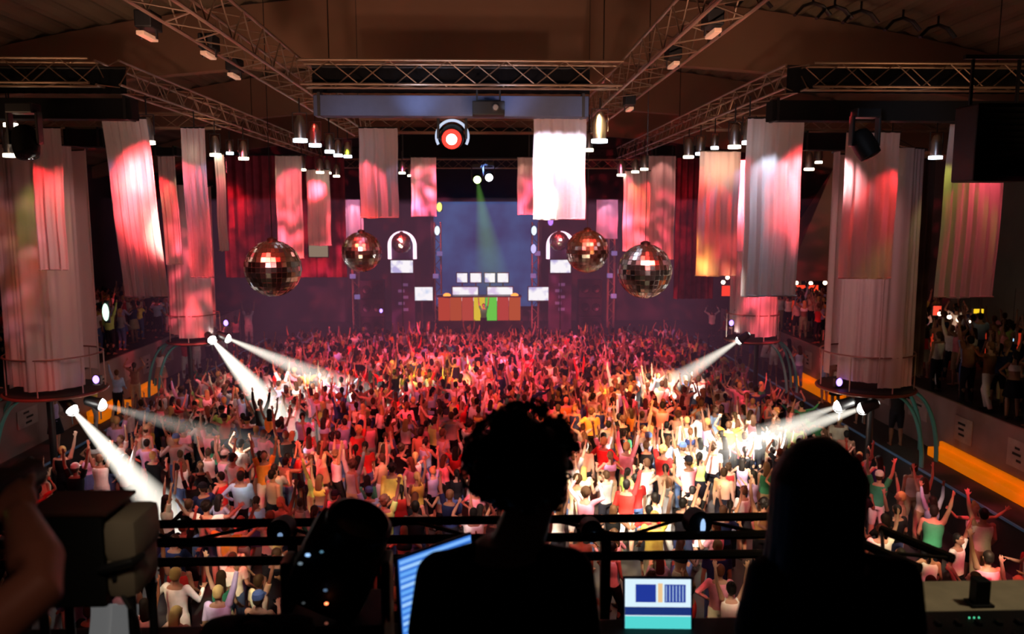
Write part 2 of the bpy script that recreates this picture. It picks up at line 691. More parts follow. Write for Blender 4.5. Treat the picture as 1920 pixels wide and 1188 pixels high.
LAMPS = [
    (277, 267, 16.2, .23, 'stage lamp beside the tall tilted pink banner on the left', 0),
    (366, 282, 18.6, .22, 'stage lamp just above the lavender and pink banner on the left', 0),
    (404, 290, 20.5, .22, 'stage lamp right of the lavender banner, left aisle truss', 0),
    (431, 287, 23, .16, 'thin stage lamp between two brighter ones, left aisle truss', 1),
    (457, 297, 22.0, .22, 'last bright stage lamp on the left aisle truss above a red glow', 0),
    (20, 291, 16, .22, 'stage lamp at the far left edge under the black spotlight', 0),
    (20, 234, 15.6, .2, 'upper stage lamp at the far left edge', 0),
    (563, 263, 16.2, .23, 'nearest stage lamp of the left central row', 1),
    (591, 272, 18, .22, 'second stage lamp of the left central row', 1),
    (618, 284, 19.8, .19, 'third stage lamp of the left central row', 1),
    (634, 291, 21.5, .19, 'fourth stage lamp of the left central row', 1),
    (652, 293, 23.0, .19, 'fifth stage lamp of the left central row, beside the pink banner', 1),
    (566, 318, 27, .22, 'small far lamp over the tan pink banner', 0),
    (600, 323, 28, .22, 'small far lamp above the bright red banner, first of two', 0),
    (614, 324, 29, .22, 'small far lamp above the bright red banner, second of two', 0),
    (631, 330, 30, .2, 'small far lamp right of the red banner', 0),
    (754, 324, 30, .2, 'small far lamp left of the brown banner, outer', 0),
    (770, 329, 32, .2, 'small far lamp left of the brown banner, inner', 0),
    (1124, 264, 16.2, .27, 'bright cool stage lamp right of the glowing white banner', 1),
    (1104, 281, 19, .18, 'small warm lamp touching the edge of the glowing white banner', 0),
    (1165, 328, 27, .24, 'far lamp above the orange red banner, first of three', 0),
    (1191, 322, 26, .2, 'far lamp above the orange red banner, second of three', 0),
    (1208, 317, 25, .2, 'far lamp above the orange red banner, third of three', 0),
    (1291, 294, 22.5, .24, 'lamp at the far end of the right aisle row', 0),
    (1313, 288, 21, .2, 'lamp second from the far end of the right aisle row', 1),
    (1340, 277, 19.5, .15, 'thin lamp in the middle of the right aisle row', 1),
    (1377, 275, 17, .22, 'second nearest lamp of the right aisle row', 0),
    (1404, 267, 15.9, .22, 'nearest lamp of the right aisle row, beside the pale blue banner', 1),
    (1517, 317, 24, .24, 'warm lamp in the dark between the two right banners, lower', 0),
    (1535, 304, 25, .18, 'warm lamp in the dark between the two right banners, upper', 0),
    (1670, 302, 20, .1, 'tiny bright lamp at the edge of the large right curtain', 0),
    (1754, 295, 18, .24, 'stage lamp between the large right curtain and the pink banner', 1),
]
for L in LAMPS:
    par_lamp(L[0], L[1], L[2], L[3], ('cool white polished ' if L[5] else 'warm white polished ') + L[4], bool(L[5]))

# moving heads hung from trusses (dark)


def moving_head(p, label, r=.2, aim=(0, -.3, -1), hang=True, lens=None, group=None):
    t = thing('moving_head', label, 'moving light', p, 0, group)
    s = 1 if hang else -1
    bm = B()
    box(bm, (0, 0, s * r * 2.6), (r * 2.1, r * 1.5, r * .8), bevel=.02)
    fin('base', bm, BLACKM, t)
    for sx in (-1, 1):
        bm = B()
        box(bm, (sx * r * 1.15, 0, s * r * 1.1), (r * .22, r * .8, r * 2.6), bevel=.012)
        fin('yoke_arm', bm, BLACKM, t)
    m = Vector(aim).to_track_quat('-Z', 'Y').to_matrix().to_4x4()
    bm = B()
    lathe(bm, [(r * .35, r * 1.3), (r * .8, r * 1.1), (r * .98, r * .5), (r * 1.0, -r * .5), (r * .9, -r * 1.2), (r * .75, -r * 1.25)], 24, m)
    fin('head', bm, BLACK, t, True)
    bm = B()
    lathe(bm, [(r * .72, -r * 1.27), (r * .5, -r * 1.33), (r * .01, -r * 1.36)], 24, m)
    fin('lens', bm, lens or mat('dark_glass', (.01, .012, .02), .08, 0, spec=.8), t, True)
    return t


moving_head(P(48, 266, 14), 'round black moving spotlight hung at the far left', .21, (.3, -.4, -1))
moving_head(P(1620, 270, 14), 'black moving spotlight hung in front of the right red banner', .2, (.5, -.3, -1))
t = moving_head(P(848, 256, 17), 'round spotlight glowing red and white inside a pale blue hoop', .25, (0, -1, -.25), lens=emat('red_white_lens', (1, .55, .45), 12))
bm = B()
torus(bm, .33, .028, 32, 8, Matrix.Rotation(PI / 2, 4, 'X'), -.5, PI + .5)
fin('hoop', bm, mat('pale_hoop', (.6, .7, .9), .3, .3, emit=(.6, .75, 1), es=.8), t, True)
bm = B()
lathe(bm, [(.11, -.365), (.2, -.33)], 24, Vector((0, -1, -.25)).to_track_quat('-Z', 'Y').to_matrix().to_4x4(), closed=False)
fin('red_ring', bm, emat('red_ring_glow', (1, .03, .02), 3), t, True)
# stage effects lights
for px, py, c, lb in ((917, 331, (.9, .95, 1), 'small white spotlight shining above the stage'), (895, 335, (.55, 1, .2), 'small green spotlight above the stage at the top of the green beam')):
    moving_head(P(px, py, 36.5), lb, .22, (0, -1, -.2), lens=emat('lens_%d' % px, c, 25))
# green lit fixtures by left aisle
moving_head(P(415, 322, 24), 'small lamp with a yellow green glow beside the thin banner on the left', .14, (0, -.5, -1), lens=emat('lens_gr', (.6, 1, .1), 6))

# ------------------------------------------------------------------ banners


def banner(x0, y0, x1, y1, D, label, lights=(), folds=5, lean=0.0, amp=.028, cut=None, name='fabric_banner', pw=1.0, rag=False):
    tl, br = P(x0, y0, D), P(x1, y1, D)
    W, H = br.x - tl.x, tl.z - br.z
    cx = (tl.x + br.x) / 2
    t = thing(name, label, 'banner', (cx, D, br.z), 0, 'fabric banners hung over the dance floor')
    nx_, nz_ = 48, 26
    rg = random.Random(int(x0 * 7 + y0))
    ph = [rg.uniform(0, 6.3) for _ in range(5)]
    bm = B()
    gr = []
    for j in range(nz_ + 1):
        v = j / nz_
        row = []
        for i in range(nx_ + 1):
            u = i / nx_
            amp2 = amp * (1.0 - .4 * v)
            y = amp2 * (math.sin(u * folds * 2 * PI + ph[0] + .5 * math.sin(v * 3 + ph[1])) + .55 * math.sin(u * folds * 3.7 * PI + ph[2] + v) + .6 * math.sin(u * 2.3 * PI + ph[3]))
            x = (u - .5) * W + (lean * (v - .5)) + .01 * math.sin(v * 9 + ph[4])
            z = v * H + (.02 * math.sin(u * 6 + ph[1]) if j == 0 else 0)
            row.append(bm.verts.new((x, y, z)))
        gr.append(row)
    for j in range(nz_):
        for i in range(nx_):
            bm.faces.new((gr[j][i], gr[j][i + 1], gr[j + 1][i + 1], gr[j + 1][i]))
    fin('cloth', bm, FABRIC, t, True)
    bm = B()
    tube(bm, [(-W / 2 + lean / 2, 0, H + .01), (W / 2 + lean / 2, 0, H + .01)], .018, 8)
    fin('top_rod', bm, BLACKM, t)
    if not rag:
        bm = B()
        tube(bm, [(-W / 2 - lean / 2, 0, 0.01), (W / 2 - lean / 2, 0, .01)], .016, 8)
        fin('bottom_rod', bm, mat('hem_rod', (.6, .5, .5), .6), t)
    zc = P(x0, cut, D).z if cut else tl.z
    for (dx, col, pwr) in lights:
        pos = (cx + dx * W, D - .62, zc + .3)
        so = spot(pos, (cx + dx * W * .55, D - .05, zc - 1.5), col, pwr * pw * (1.7 if label.startswith('brill') else (2.2 if col[1] < .2 else 1.3)), 66, .4, .05)
        if not label.startswith('brill') and W > .5:
            noise_pattern(so.data, None, 5.5, .40, .60, x0 * .13 + dx * 7, None, (1, .06, .06), .35)
            [n for n in so.data.node_tree.nodes if n.type == 'MAP_RANGE'][0].inputs['To Max'].default_value = 1.8
    return t


RED = (1, .035, .04)
PNK = (1, .09, .14)
LAV = (.62, .52, 1)
ICE = (.62, .8, 1)
WRM = (1, .72, .45)
YG = (.75, .9, .12)
banner(54, 240, 130, 506, 19, 'bright red lit banner in front of the large left curtain', [(-.5, RED, 75), (.6, RED, 25)], 3, .05, cut=292)
banner(200, 222, 304, 557, 15.5, 'tall tilted banner on the left with pink and mauve vertical streaks', [(-.7, LAV, 9), (.3, PNK, 20), (.2, LAV, 6)], 6, -.22, cut=275)
banner(298, 290, 341, 495, 25, 'narrow banner half red and half cream, behind the tall tilted one', [(-.7, RED, 60), (.9, WRM, 22)], 3, -.1, cut=318)
banner(341, 240, 399, 520, 18.3, 'pink banner with lavender streaks, fourth from the left edge', [(-.5, PNK, 50), (.6, LAV, 30)], 4, -.06, cut=285)
banner(402, 290, 428, 470, 20.6, 'thin pink strip banner beside the lavender streaked one', [(0, PNK, 25)], 2, 0, .02, cut=310)
banner(515, 292, 571, 484, 26.5, 'tan pink banner behind the left mirror ball', [(.2, PNK, 38), (-.8, WRM, 14)], 4, 0, cut=300)
banner(574, 318, 622, 460, 28.5, 'short bright red banner left of centre', [(0, RED, 95)], 4, 0, cut=328)
banner(645, 374, 682, 456, 38, 'small pale pink banner far behind the second mirror ball', [(0, (1, .4, .55), 80)], 2, 0)
banner(672, 240, 748, 408, 19.6, 'cream topped banner glowing pink below, left of the round spotlight', [(-.5, PNK, 60), (.8, LAV, 26)], 4, 0, cut=285)
banner(770, 295, 819, 405, 30.5, 'brownish cream banner left of the stage header', [(0, (1, .5, .4), 34)], 4, 0)
banner(970, 295, 1000, 402, 30.5, 'narrow brownish pink banner tucked behind the glowing white one', [(0, (1, .45, .35), 30)], 3, 0)
banner(1000, 222, 1097, 411, 15.7, 'brilliant white glowing banner right of centre', [(-.4, (.8, .8, 1), 210), (.4, (.8, .8, 1), 210), (0, (.85, .85, 1), 210)], 5, 0, .02, cut=226)
banner(1119, 374, 1158, 447, 38, 'small mauve pink banner far behind the right mirror balls', [(0, (1, .38, .62), 75)], 2, 0)
banner(1170, 320, 1217, 470, 27, 'orange red banner with a bright orange left edge', [(-.4, (1, .3, .08), 70), (.5, RED, 50)], 4, 0, cut=328)
banner(1217, 292, 1263, 486, 28.5, 'tan banner right of the orange red one', [(0, (1, .42, .35), 28)], 3, 0)
banner(1311, 284, 1380, 517, 20.6, 'banner graded from red to lavender, right of the mirror balls', [(-.7, RED, 75), (.8, LAV, 38)], 4, .03, cut=298)
banner(1383, 300, 1412, 472, 22, 'narrow red strip banner behind the pale blue one', [(0, RED, 45)], 2, 0, .02, cut=325)
banner(1402, 222, 1494, 555, 15.5, 'large pale blue banner streaked with pink on the right', [(-.8, PNK, 22), (-.1, ICE, 62), (.6, ICE, 26)], 5, .0, cut=268)
banner(1587, 248, 1672, 522, 17.5, 'red to pink banner in front of the large right curtain', [(.5, RED, 62), (-.5, PNK, 22)], 4, .03, cut=300)
banner(1779, 232, 1866, 557, 16, 'pink banner with a yellow green left edge behind the loudspeaker', [(-.75, YG, 22), (.3, PNK, 38)], 6, .07, cut=285)

# maroon drapes added for the red glow behind the banners, black cloth bands behind the cross trusses
def drape(x0, y0, x1, y1, D, label, m, name='drape', waves=14, amp=.08):
    a, c = P(x0, y1, D), P(x1, y0, D)
    W, H = c.x - a.x, c.z - a.z
    t = thing(name, label, 'drape', ((a.x + c.x) / 2, D, a.z))
    bm = B()
    prev = None
    n = waves * 6
    for i in range(n + 1):
        x = -W / 2 + W * i / n
        yy = amp * math.sin(i * 2 * PI / 6 + .6 * math.sin(i * .3))
        v = (bm.verts.new((x, yy, 0)), bm.verts.new((x, yy, H)))
        if prev:
            bm.faces.new((prev[0], v[0], v[1], prev[1]))
        prev = v
    fin('cloth', bm, m, t, True)
    bm = B()
    tube(bm, [(-W / 2, 0, H + .02), (W / 2, 0, H + .02)], .03, 8)
    fin('rod', bm, BLACKM, t)
    return t


MAROON = mat('maroon_glow_cloth', (.25, .04, .07), .9, noise_amt=.6, nscale=2.2)
drape(424, 292, 645, 520, 33.5, 'wide added maroon drape for the red wall glow behind the left mirror ball', MAROON)
drape(1262, 296, 1345, 560, 33.5, 'narrow added maroon drape for the red wall speckle, right of the tan banner', MAROON, waves=7)
for (x0, x1, Y, lb) in ((586, 1106, 15.3, 'black cloth band behind the middle cross truss'), (-160, 236, 15.3, 'black cloth band behind the left cross truss'), (1474, 1990, 15.3, 'black cloth band behind the right cross truss')):
    drape(x0, 130, x1, 174, Y, lb, DARKCLOTH, 'cloth_band', 20, .02)
for x in (-7.6, 5.9):
    wash((x * .75, 28.0, 8.9), (x * 1.02, 33.5, 8.0), (1, .04, .07), 700, 60, gs=40, lo=.52, hi=.62, tint=(1, .8, .8))  # patterned lamps added to speckle the drapes red
spot(P(457, 300, 32.6), P(457, 420, 33.2), (1, .03, .03), 160, 40, .5, .05)


def batten(p, label, s=1):
    t = thing('batten_lamp', label, 'stage lamp', p)
    bm = B()
    box(bm, (0, 0, 0), (.2, .34, .2), bevel=.02)
    fin('housing', bm, BLACK, t)
    bm = B()
    box(bm, (.0, -.05, -.18), (.09, .42, .05), bevel=.01)
    fin('reflector', bm, mat('copper_lit', (.9, .5, .3), .3, .7, emit=(1, .5, .3), es=.35), t)  # emission adds the lit look of the copper bar
    bm = B()
    box(bm, (.09, 0, -.1), (.015, .05, .2))
    box(bm, (-.09, 0, -.1), (.015, .05, .2))
    fin('bracket', bm, BLACKM, t)


for px, py, Y, lb in ((278, 40, 9.9, 'nearest black batten lamp under the left central truss'), (392, 80, 11.7, 'second black batten lamp under the left central truss'), (440, 122, 13.2, 'third black batten lamp under the left central truss'),
                      (1336, 36, 10.0, 'nearest black batten lamp under the right central truss'), (1262, 100, 12.2, 'second black batten lamp under the right central truss'), (1180, 188, 16, 'third black batten lamp under the right central truss')):
    batten(P(px, py, Y), lb)
# dark brackets under the roof sheets at the upper right
for k, (px, py) in enumerate(((1412, 45), (1522, 58), (1612, 72), (1690, 88), (1755, 108), (1565, 18), (1100, 8), (815, 8))):
    p = P(px, py, 20.5)
    zr_ = roofz(p.x)
    t = thing('roof_bracket', '%s dark bracket under the roof sheets' % ('first of five along the right beam,', 'second of five along the right beam,', 'third of five along the right beam,', 'fourth of five along the right beam,', 'fifth of five along the right beam,', 'higher single', 'middle right of centre', 'middle left of centre')[k], 'bracket', (p.x, 20.5, zr_ - .5))
    bm = B()
    tube(bm, [(-.45, 0, 0), (-.25, 0, .22), (0, 0, .3), (.25, 0, .22), (.45, 0, 0)], [(.04, .09)] * 5, 8)
    fin('arch', bm, BLACKM, t, True)
    bm = B()
    tube(bm, [(0, 0, .3), (0, 0, .52)], .03, 6)
    fin('stem', bm, BLACKM, t)
# unseen cool spots added for highlights on the polished cans
for a_, c_ in (((-2, 8.5, 9.5), (-6.75, 18.5, 9.6)), ((-.5, 9, 9.4), (-3.55, 19, 9.6)), ((0, 9, 9.4), (2.75, 16.5, 9.6)), ((1, 8.5, 9.5), (5.75, 18.5, 9.6)), ((4, 9, 9.4), (9.8, 18, 9.7))):
    spot(a_, c_, (.75, .8, 1), 330, 15, .6, .3)
t = thing('aisle_lamp', 'small pale green lamp on the far left wall beside the large left curtain', 'lamp', P(198, 585, 25))
bm = B()
ball(bm, (0, 0, 0), (.1, .08, .28), 2)
fin('lens', bm, emat('pale_green_glow', (.7, 1, .8), 1.5), t, True)
bm = B()
box(bm, (0, .1, 0), (.16, .08, .7), bevel=.02)
fin('housing', bm, BLACKM, t)

# ------------------------------------------------------------------ curtained podiums


def podium(cx, Y, zr, rad, ztop, label, clabel, side, wide=1.0):
    t = thing('podium', label, 'podium', (cx, Y, zr))
    RINGM = mat('podium_rim', (.22, .08, .06), .5, .2)
    bm = B()
    lathe(bm, [(0.01, -.12), (rad * .8, -.12), (rad, -.05), (rad, .03), (rad * .96, .05), (0.01, .05)], 40)
    fin('platform', bm, mat('podium_deck', (.035, .03, .03), .6), t, True)
    bm = B()
    torus(bm, rad * 1.02, .04, 40, 8, Matrix.Translation((0, 0, -.02)))
    fin('rim', bm, RINGM, t, True)
    bm = B()
    torus(bm, rad * .97, .022, 40, 6, Matrix.Translation((0, 0, 1.0)))
    fin('handrail', bm, mat('podium_rail', (.3, .14, .12), .5, .3), t, True)
    for k in range(7):
        a_ = 2 * PI * k / 7 + .35
        bm = B()
        tube(bm, [(rad * .97 * math.cos(a_), rad * .97 * math.sin(a_), 0.03), (rad * .97 * math.cos(a_), rad * .97 * math.sin(a_), 1.0)], .018, 6)
        fin('post', bm, mat('pale_post', (.6, .45, .4), .5, .3), t)
    # curved teal legs sweeping outwards to the walkway
    for k, (dx, dy) in enumerate(((.25, -.75), (.8, -.35), (.9, .5))):
        bm = B()
        s = side
        x0_, y0_ = s * rad * dx, rad * dy
        xe = s * (rad * dx + .9)
        pts = []
        for i in range(13):
            u = i / 12
            pts.append((x0_ + (xe - x0_) * (math.sin(u * PI / 2) ** 1.0), y0_, -.05 - (zr - 1.2 - .05) * (1 - math.cos(u * PI / 2))))
        tube(bm, pts, [(.09, .045)] * 13, 10, up=Vector((0, 1, 0)))
        fin('leg', bm, TEAL, t, True)
    # centre mast to the ground
    bm = B()
    tube(bm, [(s * .2, 0, -.1), (s * .2, 0, -zr + .0)], .09, 12)
    lathe(bm, [(.3, -zr), (.3, -zr + .04), (.1, -zr + .1)], 20, Matrix.Translation((s * .2, 0, 0)))
    fin('mast', bm, BLACKM, t, True)
    # curtain
    c = thing('curtain', clabel, 'curtain', (cx, Y, zr + .32))
    H = ztop - zr - .32
    rr = rad * .93
    rg = random.Random(int(cx * 100))
    for q, (a0, a1, drop) in enumerate(((200, 262, 0), (256, 345, -.12), (20, 185, .05))):
        bm = B()
        gr = []
        n_ = 60
        ph = rg.uniform(0, 6)
        for j in range(15):
            v = j / 14
            row = []
            for i in range(n_ + 1):
                a_ = R(a0 + (a1 - a0) * i / n_)
                r_ = rr * (1.02 + .03 * q) * (1 + (.018 * math.sin(i * .9 + ph + 2 * math.sin(i * .21)) + .03 * math.sin(i * .31 + ph)) * (1 - .3 * v)) * wide
                taper = 1 + .05 * (1 - v) * math.sin(ph)
                row.append(bm.verts.new((r_ * math.cos(a_) * taper * .86, r_ * math.sin(a_), drop * (1 - v) + v * H)))
            gr.append(row)
        for j in range(14):
            for i in range(n_):
                bm.faces.new((gr[j][i], gr[j][i + 1], gr[j + 1][i + 1], gr[j + 1][i]))
        fin('curtain_panel', bm, FABRIC, c, True)
    bm = B()
    torus(bm, rr, .02, 40, 6, Matrix.Translation((0, 0, H)))
    for a_ in (0, 90, 180, 270):
        tube(bm, [(rr * math.cos(R(a_)), rr * math.sin(R(a_)), H), (0, 0, H + .6)], .008, 4)
    fin('top_hoop', bm, BLACKM, c)
    return t


podium(10.55, 21.5, 3.24, 1.25, 9.65, 'round raised podium near the right wall with curved teal legs', 'large cream curtain hanging round the near right podium', 1)
podium(-11.55, 21.5, 3.3, 1.22, 9.7, 'round raised podium near the left wall with curved teal legs', 'large cream and olive curtain hanging round the near left podium', -1)
podium(10.2, 30, 3.24, 1.0, 9.0, 'smaller looking far right podium ringed in dull red', 'curtain round the far right podium, mostly behind the pale blue banner', 1)
podium(-10.9, 30, 3.3, .95, 9.0, 'far left podium at the foot of the dusky pink curtain', 'dusky pink curtain round the far left podium', -1)
# wash lights for the curtains
for x, y, pw_, c1 in ((10.2, 21.5, 330, (1, .45, .45)), (-11.0, 21.5, 250, (1, .5, .45))):
    spot((x * .72, y - 4.5, 9.2), (x, y, 6.2), c1, pw_ * 1.1, 55, .6)
spot((7.5, 26.5, 8.5), (10.2, 30, 5.5), (1, .4, .35), 90, 60, .6)
spot((-8, 26.5, 8.5), (-10.9, 30, 5.5), (1, .45, .42), 110, 60, .6)
spot((-11.0, 19.2, 9.7), (-10.6, 21.0, 6.5), YG, 60, 50, .5)
spot((-13.0, 18.5, 9.7), (-12.5, 21.0, 6.5), (1, .2, .05), 60, 50, .5)
spot((12.0, 19.5, 9.7), (11.5, 21.0, 6.5), (.9, .8, .3), 50, 40, .5)

# ------------------------------------------------------------------ bright follow spots and self-glowing cones for their beams


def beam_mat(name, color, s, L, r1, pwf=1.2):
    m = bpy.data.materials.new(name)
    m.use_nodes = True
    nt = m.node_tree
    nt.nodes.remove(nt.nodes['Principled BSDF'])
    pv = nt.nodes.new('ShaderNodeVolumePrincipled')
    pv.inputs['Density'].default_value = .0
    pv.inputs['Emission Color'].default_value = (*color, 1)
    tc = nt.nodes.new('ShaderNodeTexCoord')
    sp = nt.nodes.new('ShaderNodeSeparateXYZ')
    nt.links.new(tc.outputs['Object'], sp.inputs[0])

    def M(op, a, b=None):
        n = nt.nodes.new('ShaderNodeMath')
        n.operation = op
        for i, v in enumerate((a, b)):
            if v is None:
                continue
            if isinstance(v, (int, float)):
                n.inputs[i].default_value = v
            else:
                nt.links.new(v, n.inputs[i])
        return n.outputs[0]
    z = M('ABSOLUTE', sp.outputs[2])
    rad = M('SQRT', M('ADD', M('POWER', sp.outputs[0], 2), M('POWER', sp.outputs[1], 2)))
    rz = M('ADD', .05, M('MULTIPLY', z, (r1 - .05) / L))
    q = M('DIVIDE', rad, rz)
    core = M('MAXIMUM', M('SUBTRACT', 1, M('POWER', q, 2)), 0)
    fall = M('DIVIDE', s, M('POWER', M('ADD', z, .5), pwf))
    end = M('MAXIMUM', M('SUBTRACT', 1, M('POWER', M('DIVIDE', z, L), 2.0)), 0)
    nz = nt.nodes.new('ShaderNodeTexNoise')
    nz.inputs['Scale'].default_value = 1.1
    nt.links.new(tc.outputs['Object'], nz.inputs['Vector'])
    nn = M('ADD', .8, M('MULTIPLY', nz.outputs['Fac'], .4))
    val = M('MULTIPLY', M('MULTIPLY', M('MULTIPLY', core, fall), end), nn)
    nt.links.new(val, pv.inputs['Emission Strength'])  # emission shaped along the cone stands in for light scattered by smoke
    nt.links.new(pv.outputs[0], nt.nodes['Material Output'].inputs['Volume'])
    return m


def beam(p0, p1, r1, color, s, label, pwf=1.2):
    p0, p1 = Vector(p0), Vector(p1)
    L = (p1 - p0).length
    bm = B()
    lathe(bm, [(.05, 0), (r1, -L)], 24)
    o = fin('light_beam', bm, beam_mat('beam_glow_%d' % len(bpy.data.materials), color, s, L, r1, pwf), None, True)
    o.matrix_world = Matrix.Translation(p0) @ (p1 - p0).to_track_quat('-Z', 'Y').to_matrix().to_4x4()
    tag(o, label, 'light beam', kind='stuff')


def follow_spot(p, target, label, power, ang, beaml, bs, r1, blen, color=(1, .93, .8), vis=True):
    p = Vector(p)
    tg = Vector(target)
    d = (tg - p).normalized()
    t = thing('follow_spot', label, 'spotlight', p)
    m = d.to_track_quat('-Z', 'Y').to_matrix().to_4x4()
    bm = B()
    lathe(bm, [(.06, .42), (.13, .36), (.15, .1), (.17, 0), (.17, -.02), (.15, -.02), (.14, .05)], 20, m, closed=False)
    fin('housing', bm, BLACKM, t, True)
    bm = B()
    ball(bm, d * 0.0, (.15, .15, .15), 2)
    fin('lens', bm, HOTGLOW, t, True)
    bm = B()
    torus(bm, .2, .015, 20, 6, Matrix.Rotation(PI / 2, 4, 'X'), PI, 2 * PI)
    tube(bm, [(0, 0, -.2), (0, 0, -.42)], .02, 6)
    fin('yoke', bm, BLACKM, t)
    spot(p + d * .25, target, color, power, ang, .4, .1)
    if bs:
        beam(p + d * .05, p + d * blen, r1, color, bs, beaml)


def on_z(px, py, z):
    d = CAMROT @ Vector(((px - 960) / F, (594 - py) / F, -1))
    return CAMPOS + d * ((z - CAMZ) / d.z)


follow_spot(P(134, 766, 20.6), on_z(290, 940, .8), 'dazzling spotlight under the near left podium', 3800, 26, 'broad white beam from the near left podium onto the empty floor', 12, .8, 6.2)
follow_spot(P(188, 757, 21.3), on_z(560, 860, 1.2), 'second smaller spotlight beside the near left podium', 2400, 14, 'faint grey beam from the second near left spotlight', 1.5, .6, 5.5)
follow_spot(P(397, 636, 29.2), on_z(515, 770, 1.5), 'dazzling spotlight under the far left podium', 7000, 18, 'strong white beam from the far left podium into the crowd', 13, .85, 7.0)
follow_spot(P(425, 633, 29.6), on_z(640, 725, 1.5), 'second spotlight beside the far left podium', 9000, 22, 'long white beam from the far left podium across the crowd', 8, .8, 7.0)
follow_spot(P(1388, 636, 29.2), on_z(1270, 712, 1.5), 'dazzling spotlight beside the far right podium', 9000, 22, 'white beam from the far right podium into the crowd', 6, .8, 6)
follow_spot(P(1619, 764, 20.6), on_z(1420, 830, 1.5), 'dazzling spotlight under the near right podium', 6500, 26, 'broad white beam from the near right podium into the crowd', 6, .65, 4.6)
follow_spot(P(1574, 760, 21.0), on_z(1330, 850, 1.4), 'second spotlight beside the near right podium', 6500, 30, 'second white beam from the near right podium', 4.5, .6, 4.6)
# little uv lamps on the rims
for px, py, Y, lb in ((183, 712, 21, 'small violet lamp on the near left podium'), (1571, 717, 21, 'small blue violet lamp on the near right podium'), (425, 606, 29.6, 'small violet lamp at the far left podium'), (1370, 606, 29.3, 'small blue lamp on the far right podium'), (715, 583, 42, 'tiny blue lamp left of the stage')):
    t = thing('uv_lamp', lb, 'lamp', P(px, py, Y))
    bm = B()
    box(bm, (0, 0, 0), (.2, .16, .24), bevel=.02)
    fin('housing', bm, BLACKM, t)
    bm = B()
    ball(bm, (0, -.09, .03), (.085, .04, .11), 2)
    fin('lens', bm, emat('uv_glow', (.35, .2, 1), 4), t)

# beam of green over the stage
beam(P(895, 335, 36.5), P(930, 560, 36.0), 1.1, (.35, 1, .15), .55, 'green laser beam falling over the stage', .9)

# ------------------------------------------------------------------ mirror balls
mb = mat('mirror_tiles', (.9, .88, .88), .2, 1.0)
mg = mat('mirror_grout', (.02, .02, .02), .6)


def mirror_ball(px, py, D, rpx, label, seg=34):
    p = P(px, py, D)
    r = rpx * D / F
    t = thing('mirror_ball', label, 'mirror ball', p)
    bm = B()
    bmesh.ops.create_uvsphere(bm, u_segments=seg, v_segments=seg // 2, radius=r)
    rg = random.Random(int(px))
    faces = [f for f in bm.faces if len(f.verts) == 4]
    bmesh.ops.inset_individual(bm, faces=faces, thickness=r * .008, depth=0)
    for f in bm.faces:
        f.material_index = 1
    for f in faces:
        f.material_index = 0
    for f in faces:   # every tile sits at a slightly different tilt
        n = f.normal.copy()
        tl = Vector((rg.uniform(-1, 1), rg.uniform(-1, 1), rg.uniform(-1, 1))) * .13
        c = f.calc_center_median()
        for v in f.verts:
            v.co += n * (v.co - c).dot(tl)
    fin('tiled_sphere', bm, [mb, mg], t)
    bm = B()
    lathe(bm, [(r * .18, r * .97), (r * .18, r * 1.06), (.03, r * 1.12)], 16)
    fin('mount', bm, BLACKM, t, True)
    bm = B()
    tube(bm, [(0, 0, r * 1.1), (0, 0, roofz(p.x) - p.z)], .007, 5)
    fin('hanging_wire', bm, BLACKM, t)
    return p


MBS = [(512, 503, 15.0, 52, 'large mirror ball on the left with red and white glints'), (678, 472, 20, 37, 'red tinted mirror ball, second from the left'), (753, 455, 40, 19, 'small mirror ball far back left of the stage'),
       (1048, 452, 40, 18, 'small mirror ball far back right of the stage'), (1101, 471, 19, 40, 'red and yellow tinted mirror ball right of the stage'), (1209, 508, 15.5, 51, 'large silver mirror ball on the right')]
for a in MBS:
    mirror_ball(*a)
# unseen spots added to brighten and redden the balls
for i, (x, y, D, r, _) in enumerate(MBS):
    c = [(1, .25, .15), (1, .12, .05), (1, .2, .2), (1, .2, .2), (1, .5, .05), (1, .9, .8)][i]
    pp = P(x, y, D)
    rr_ = r * D / F
    for (ox, oy, oz, cc, pw_) in ((-.9, -3, 2.6, c, 700), (.9, -3, 2.4, (1, .03, .02), 2600), (-.7, -2.6, 3.4, (1, .03, .02), 2200), (0.1, -3, 2.9, (1, .03, .02), 1600), (.5, -3.5, .9, (1, .95, .9) if i != 4 else (1, .8, .1), 160), (-.5, -3.5, -2.2, (1, .75, .45), 120)):
        spot((pp.x + ox, pp.y + oy, pp.z + oz), pp, cc, pw_ * (.45 if D < 30 else .8), 15, .3, .3)

# ------------------------------------------------------------------ stage
STY = 44.0
bm = B()
box(bm, (0, STY + 3, .65), (26, 6, 1.3))
struct(fin('floor_stage', bm, mat('stage_black', (.03, .03, .035), .6)), 'dark raised stage floor')


def blue_pat(nt, e):
    tc = nt.nodes.new('ShaderNodeTexCoord')
    nz = nt.nodes.new('ShaderNodeTexNoise')
    nz.inputs['Scale'].default_value = .35
    nz.inputs['Detail'].default_value = 3
    cr = nt.nodes.new('ShaderNodeValToRGB')
    cr.color_ramp.elements[0].position = .3
    cr.color_ramp.elements[0].color = (.02, .03, .12, 1)
    cr.color_ramp.elements[1].position = .7
    cr.color_ramp.elements[1].color = (.05, .12, .32, 1)
    nt.links.new(tc.outputs['Object'], nz.inputs['Vector'])
    nt.links.new(nz.outputs['Fac'], cr.inputs[0])
    nt.links.new(cr.outputs[0], e.inputs[0])


